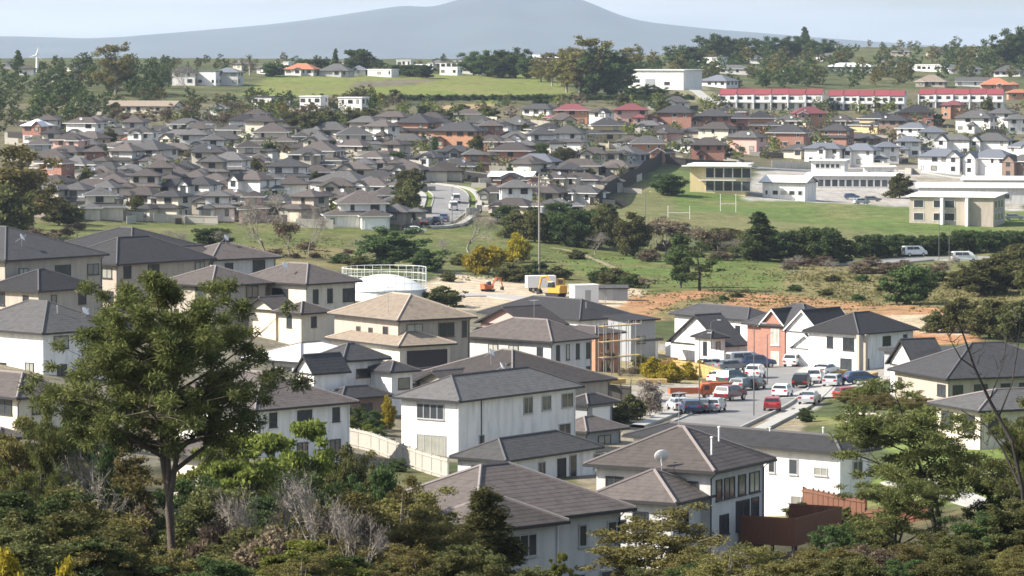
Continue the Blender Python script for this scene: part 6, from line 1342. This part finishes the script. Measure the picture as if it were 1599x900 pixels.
for i in range(60):
    a = i * 2 * math.pi / 60; b.box(1.9 * math.cos(a) - .01, 1.9 * math.cos(a) + .01, 1.9 * math.sin(a) - .01, 1.9 * math.sin(a) + .01, .9, 2.6)
for k in range(14): b.tube([(1.9 * math.cos(i * .314), 1.9 * math.sin(i * .314), .95 + k * .12) for i in range(21)], .012, 3)
b.build('net', BLK, o)

# ------------------------------------------------------------------ cars
CARP = {
 'hatch': ([(-1.95, .35), (-2.0, .75), (-1.85, 1.0), (-1.65, 1.42), (-.2, 1.50), (.5, 1.42), (1.15, 1.0), (1.85, .85), (2.0, .6), (2.0, .35)], 4.0),
 'sedan': ([(-2.25, .4), (-2.3, .75), (-2.2, 1.0), (-1.55, 1.05), (-.95, 1.40), (.1, 1.43), (.55, 1.38), (1.2, .98), (2.1, .82), (2.28, .6), (2.25, .35)], 4.6),
 'suv': ([(-2.2, .45), (-2.3, .9), (-2.2, 1.15), (-1.95, 1.68), (-.3, 1.75), (.5, 1.68), (1.1, 1.18), (2.0, 1.05), (2.2, .75), (2.2, .45)], 4.5),
 'van': ([(-2.4, .4), (-2.45, 1.0), (-2.4, 1.95), (-2.2, 2.05), (.9, 2.05), (1.3, 1.9), (1.9, 1.2), (2.3, 1.05), (2.4, .7), (2.4, .4)], 4.9)}
_CM = {}
def car(kind, px, py, rz, col, label, group=None, z=0.17):
    P = on_ground(px, py); P.z += z; name = {'van': 'parked_van'}.get(kind, 'parked_car'); o = thing(name, label, 'van' if kind == 'van' else 'car', P, math.radians(rz), group)
    prof, L = CARP[kind]; hw = .88
    if kind not in _CM:
        top = max(p[1] for p in prof); belt = top * .66
        def half(z): return hw if z <= belt else hw - .20 * (z - belt) / (top - belt)
        gl = MB()
        cab = [p for p in prof if p[1] > belt * .98]
        x0, x1 = min(p[0] for p in cab), max(p[0] for p in cab)
        for s in (-1, 1):
            n = 3; xa, xb = x0 + .35, x1 - .45
            for i in range(2):
                a0 = xa + (xb - xa) * i / 2 + .04; a1 = xa + (xb - xa) * (i + 1) / 2 - .04; z0, z1 = belt + .05, top - .13
                sh0 = .12 if i == 0 else 0; sh1 = .30 if i == 1 else 0
                y0, y1 = s * (half(z0) + .012), s * (half(z1) + .012)
                gl.face([(a0, y0, z0), (a1, y0, z0), (a1 - sh1, y1, z1), (a0 + sh0, y1, z1)])
        segs = [(prof[i], prof[i + 1]) for i in range(len(prof) - 1)]
        for (xa, za), (xb, zb) in segs:
            if max(za, zb) > top - .14 and abs(zb - za) > .22 or (min(za, zb) > belt * .93 and abs(zb - za) > .2):
                nx, nz = -(zb - za), (xb - xa); l = math.hypot(nx, nz); nx, nz = nx / l * .012, nz / l * .012
                p = lambda t: (xa + (xb - xa) * t + nx, za + (zb - za) * t + nz)
                q0, q1 = p(.1), p(.9); gl.face([(q0[0], -half(q0[1]) + .08, q0[1]), (q0[0], half(q0[1]) - .08, q0[1]), (q1[0], half(q1[1]) - .08, q1[1]), (q1[0], -half(q1[1]) + .08, q1[1])])
        hl, tl = MB(), MB()
        hl.box(prof[-2][0] - .12, prof[-2][0] + .015, .5, .8, .62, .78); tl.box(prof[1][0] - .015, prof[1][0] + .1, .52, .84, .75, .95)
        _CM[kind] = (gl.mesh('windows', [GLASS]), hl.mesh('headlight', [LAMPW]), tl.mesh('tail_light', [LAMPR]), half, belt)
    gl, hl, tl, half, belt = _CM[kind]
    b = MB(); n = len(prof); V = [[(x, s * half(zz), zz) for x, zz in prof] for s in (-1, 1)]
    b.face(V[0]); b.face(V[1][::-1])
    for i in range(n): j = (i + 1) % n; b.face((V[0][j], V[0][i], V[1][i], V[1][j]))
    cm = mat('car paint ' + col, CARCOL[col], .28, .03, 1.0, spec=.6); b.build('body', cm, o); link('windows', gl, o)
    for y in (0, -1.3): link('headlight', hl, o, (0, y, 0)); link('tail_light', tl, o, (0, y - .02 if y else 0, 0))
    r = .36 if kind in ('suv', 'van') else .31
    for x in (-L * .3, L * .31):
        for y in (-.80, .80): wheel(o, x, y, r)
    return o
CARCOL = {'silver': (.42, .43, .45), 'white': (.72, .72, .72), 'dark blue': (.03, .05, .10), 'black': (.015, .015, .017), 'red': (.30, .03, .035), 'maroon': (.13, .025, .03), 'teal': (.04, .085, .085), 'grey': (.16, .17, .18), 'blue': (.05, .085, .17)}
for kind, px, py, rz, col, lab in [
 ('sedan', 1060, 645, 100, 'silver', 'silver sedan at the end of the row beside the blue car'), ('hatch', 1078, 648, 95, 'dark blue', 'dark blue hatchback between two silver cars'), ('sedan', 1097, 646, 80, 'grey', 'grey sedan beside the dark blue hatchback'),
 ('suv', 1141, 628, 58, 'maroon', 'dark maroon four-wheel drive parked below the teal car'), ('suv', 1143, 602, 55, 'teal', 'teal estate car parked across the drive above the maroon one'), ('hatch', 1178, 611, 70, 'black', 'black hatchback standing in the road'), ('suv', 1180, 593, 75, 'white', 'white car with dark windows just above the black hatchback'),
 ('van', 1163, 577, 25, 'silver', 'silver van parked at the road head'), ('suv', 1184, 577, 15, 'blue', 'blue-grey four-wheel drive next to the silver van'), ('sedan', 1114, 579, 20, 'white', 'white sedan by the white boundary wall'), ('hatch', 1206, 643, 85, 'red', 'red hatchback coming down the road'),
 ('sedan', 1264, 634, 75, 'silver', 'silver sedan on the right-hand drive'), ('suv', 1273, 600, 80, 'white', 'white four-wheel drive facing up the right-hand drive'), ('suv', 1240, 575, 70, 'white', 'white car by the brick gables'), ('sedan', 1290, 588, 60, 'white', 'white sedan behind the white four-wheel drive'), ('hatch', 1331, 628, 20, 'red', 'bright red car half hidden by the scrub'), ('hatch', 1345, 602, 15, 'blue', 'blue tarp above the bright red car, shaped as a hatchback'),  # the last one is a small bluish tarp, stood in for by a hatchback body
 ('hatch', 1160, 612, 60, 'grey', 'grey hatchback squeezed between the teal and black cars'), ('sedan', 1126, 600, 62, 'white', 'white sedan parked left of the teal car'), ('hatch', 1116, 646, 75, 'silver', 'silver hatchback beside the grey sedan'), ('suv', 1252, 608, 78, 'black', 'black four-wheel drive on the verge of the right-hand drive'), ('sedan', 1142, 582, 30, 'grey', 'grey sedan between the white sedan and the silver van'), ('hatch', 1302, 606, 70, 'silver', 'silver hatchback on the upper drive'), ('hatch', 1222, 622, 75, 'white', 'white hatchback following the red one'),
 ('van', 712, 318, 95, 'white', 'white van parked on the estate road'), ('van', 708, 330, 95, 'white', 'second white van on the estate road, lower down'), ('suv', 684, 352, 80, 'dark blue', 'dark blue car at the foot of the estate road'), ('suv', 668, 354, 70, 'black', 'black car at the foot of the estate road'), ('sedan', 648, 366, 10, 'white', 'white car below the estate road'), ('suv', 694, 348, 85, 'blue', 'blue car at the foot of the estate road'),
 ('van', 1506, 411, 8, 'white', 'white van on the far road by the hedge'), ('van', 1428, 402, 20, 'white', 'white van near the far street lamps'), ('sedan', 1584, 345, 0, 'grey', 'dark grey car beside the grey school block'),
 ('hatch', 1345, 320, 20, 'silver', 'silver hatchback in the school yard'), ('sedan', 1362, 316, 10, 'grey', 'grey sedan in the school yard'), ('hatch', 1330, 312, 0, 'blue', 'blue hatchback in the school yard')]:
    car(kind, px, py, rz, col, lab)
P = on_ground(1120, 616); o = thing('skip_bin', 'orange skip bin on the verge left of the parked cars', 'skip bin', P, .3)
b = MB(); b.hexa([(-1, -.8, 0), (1, -.8, 0), (1, .8, 0), (-1, .8, 0)], [(-1.5, -.9, 1.3), (1.5, -.9, 1.3), (1.5, .9, 1.3), (-1.5, .9, 1.3)]); b.build('bin', ORG, o); b = MB(); b.box(-1.55, 1.55, -.97, -.88, 1.25, 1.38); b.box(-1.55, 1.55, .88, .97, 1.25, 1.38); b.build('rim', ORG, o)

# cars standing about the estate streets
crng = random.Random(21); made = 0
for _ in range(900):
    if made >= 34: break
    x, y = crng.uniform(80, 1600), crng.uniform(195, 342)
    if (x > 900 and y > 246) or (640 < x < 770 and y > 282) or not free(x, y, 0.95): continue
    col = crng.choice(('silver', 'white', 'white', 'grey', 'black', 'dark blue', 'red')); made += 1
    car(crng.choice(('hatch', 'sedan', 'suv')), x, y, crng.choice((-20, 70, 160)) + crng.uniform(-10, 10), col, col + ' car standing between the estate houses', 'cars between the estate houses', 0.08)
# clutter of the road-head building plots
for px, py, kx in ((1020, 600, 1.6), (1046, 566, 1.2), (1310, 586, 1.4), (1360, 590, 1.3), (960, 600, 1.2), (1300, 604, 1.0)):
    P = on_ground(px, py); o = thing('timber_stack', 'stack of sawn timber lying on the building plots by the road head', 'timber stack', P, crng.uniform(0, 3), 'timber stacks on the plots')
    for k in range(4):
        for j in range(5): b = MB(); b.box(-kx, kx, -.5 + j * .2, -.33 + j * .2, k * .14 + .02, k * .14 + .14); b.build('plank', RAWWOOD, o)
# scaffold round the brick house
P = at_depth(930, 575, 466); o = thing('scaffold', 'steel tube scaffold in front of the orange brick house', 'scaffold', (P.x, P.y, gzf(P.x, P.y)), math.radians(44))
for i in range(6):
    for y in (-1.4, -.5): b = MB(); b.tube([(i * 1.3, y, -.5), (i * 1.3, y, 6.2)], .05, 5); b.build('upright', GREYM, o)
for z in (1.9, 3.8, 5.7):
    for y in (-1.4, -.5): b = MB(); b.tube([(-.2, y, z), (6.8, y, z)], .045, 5); b.build('ledger', GREYM, o)
    b = MB(); b.box(-.1, 6.7, -1.35, -.55, z + .06, z + .11); b.build('walkway', RAWWOOD, o)
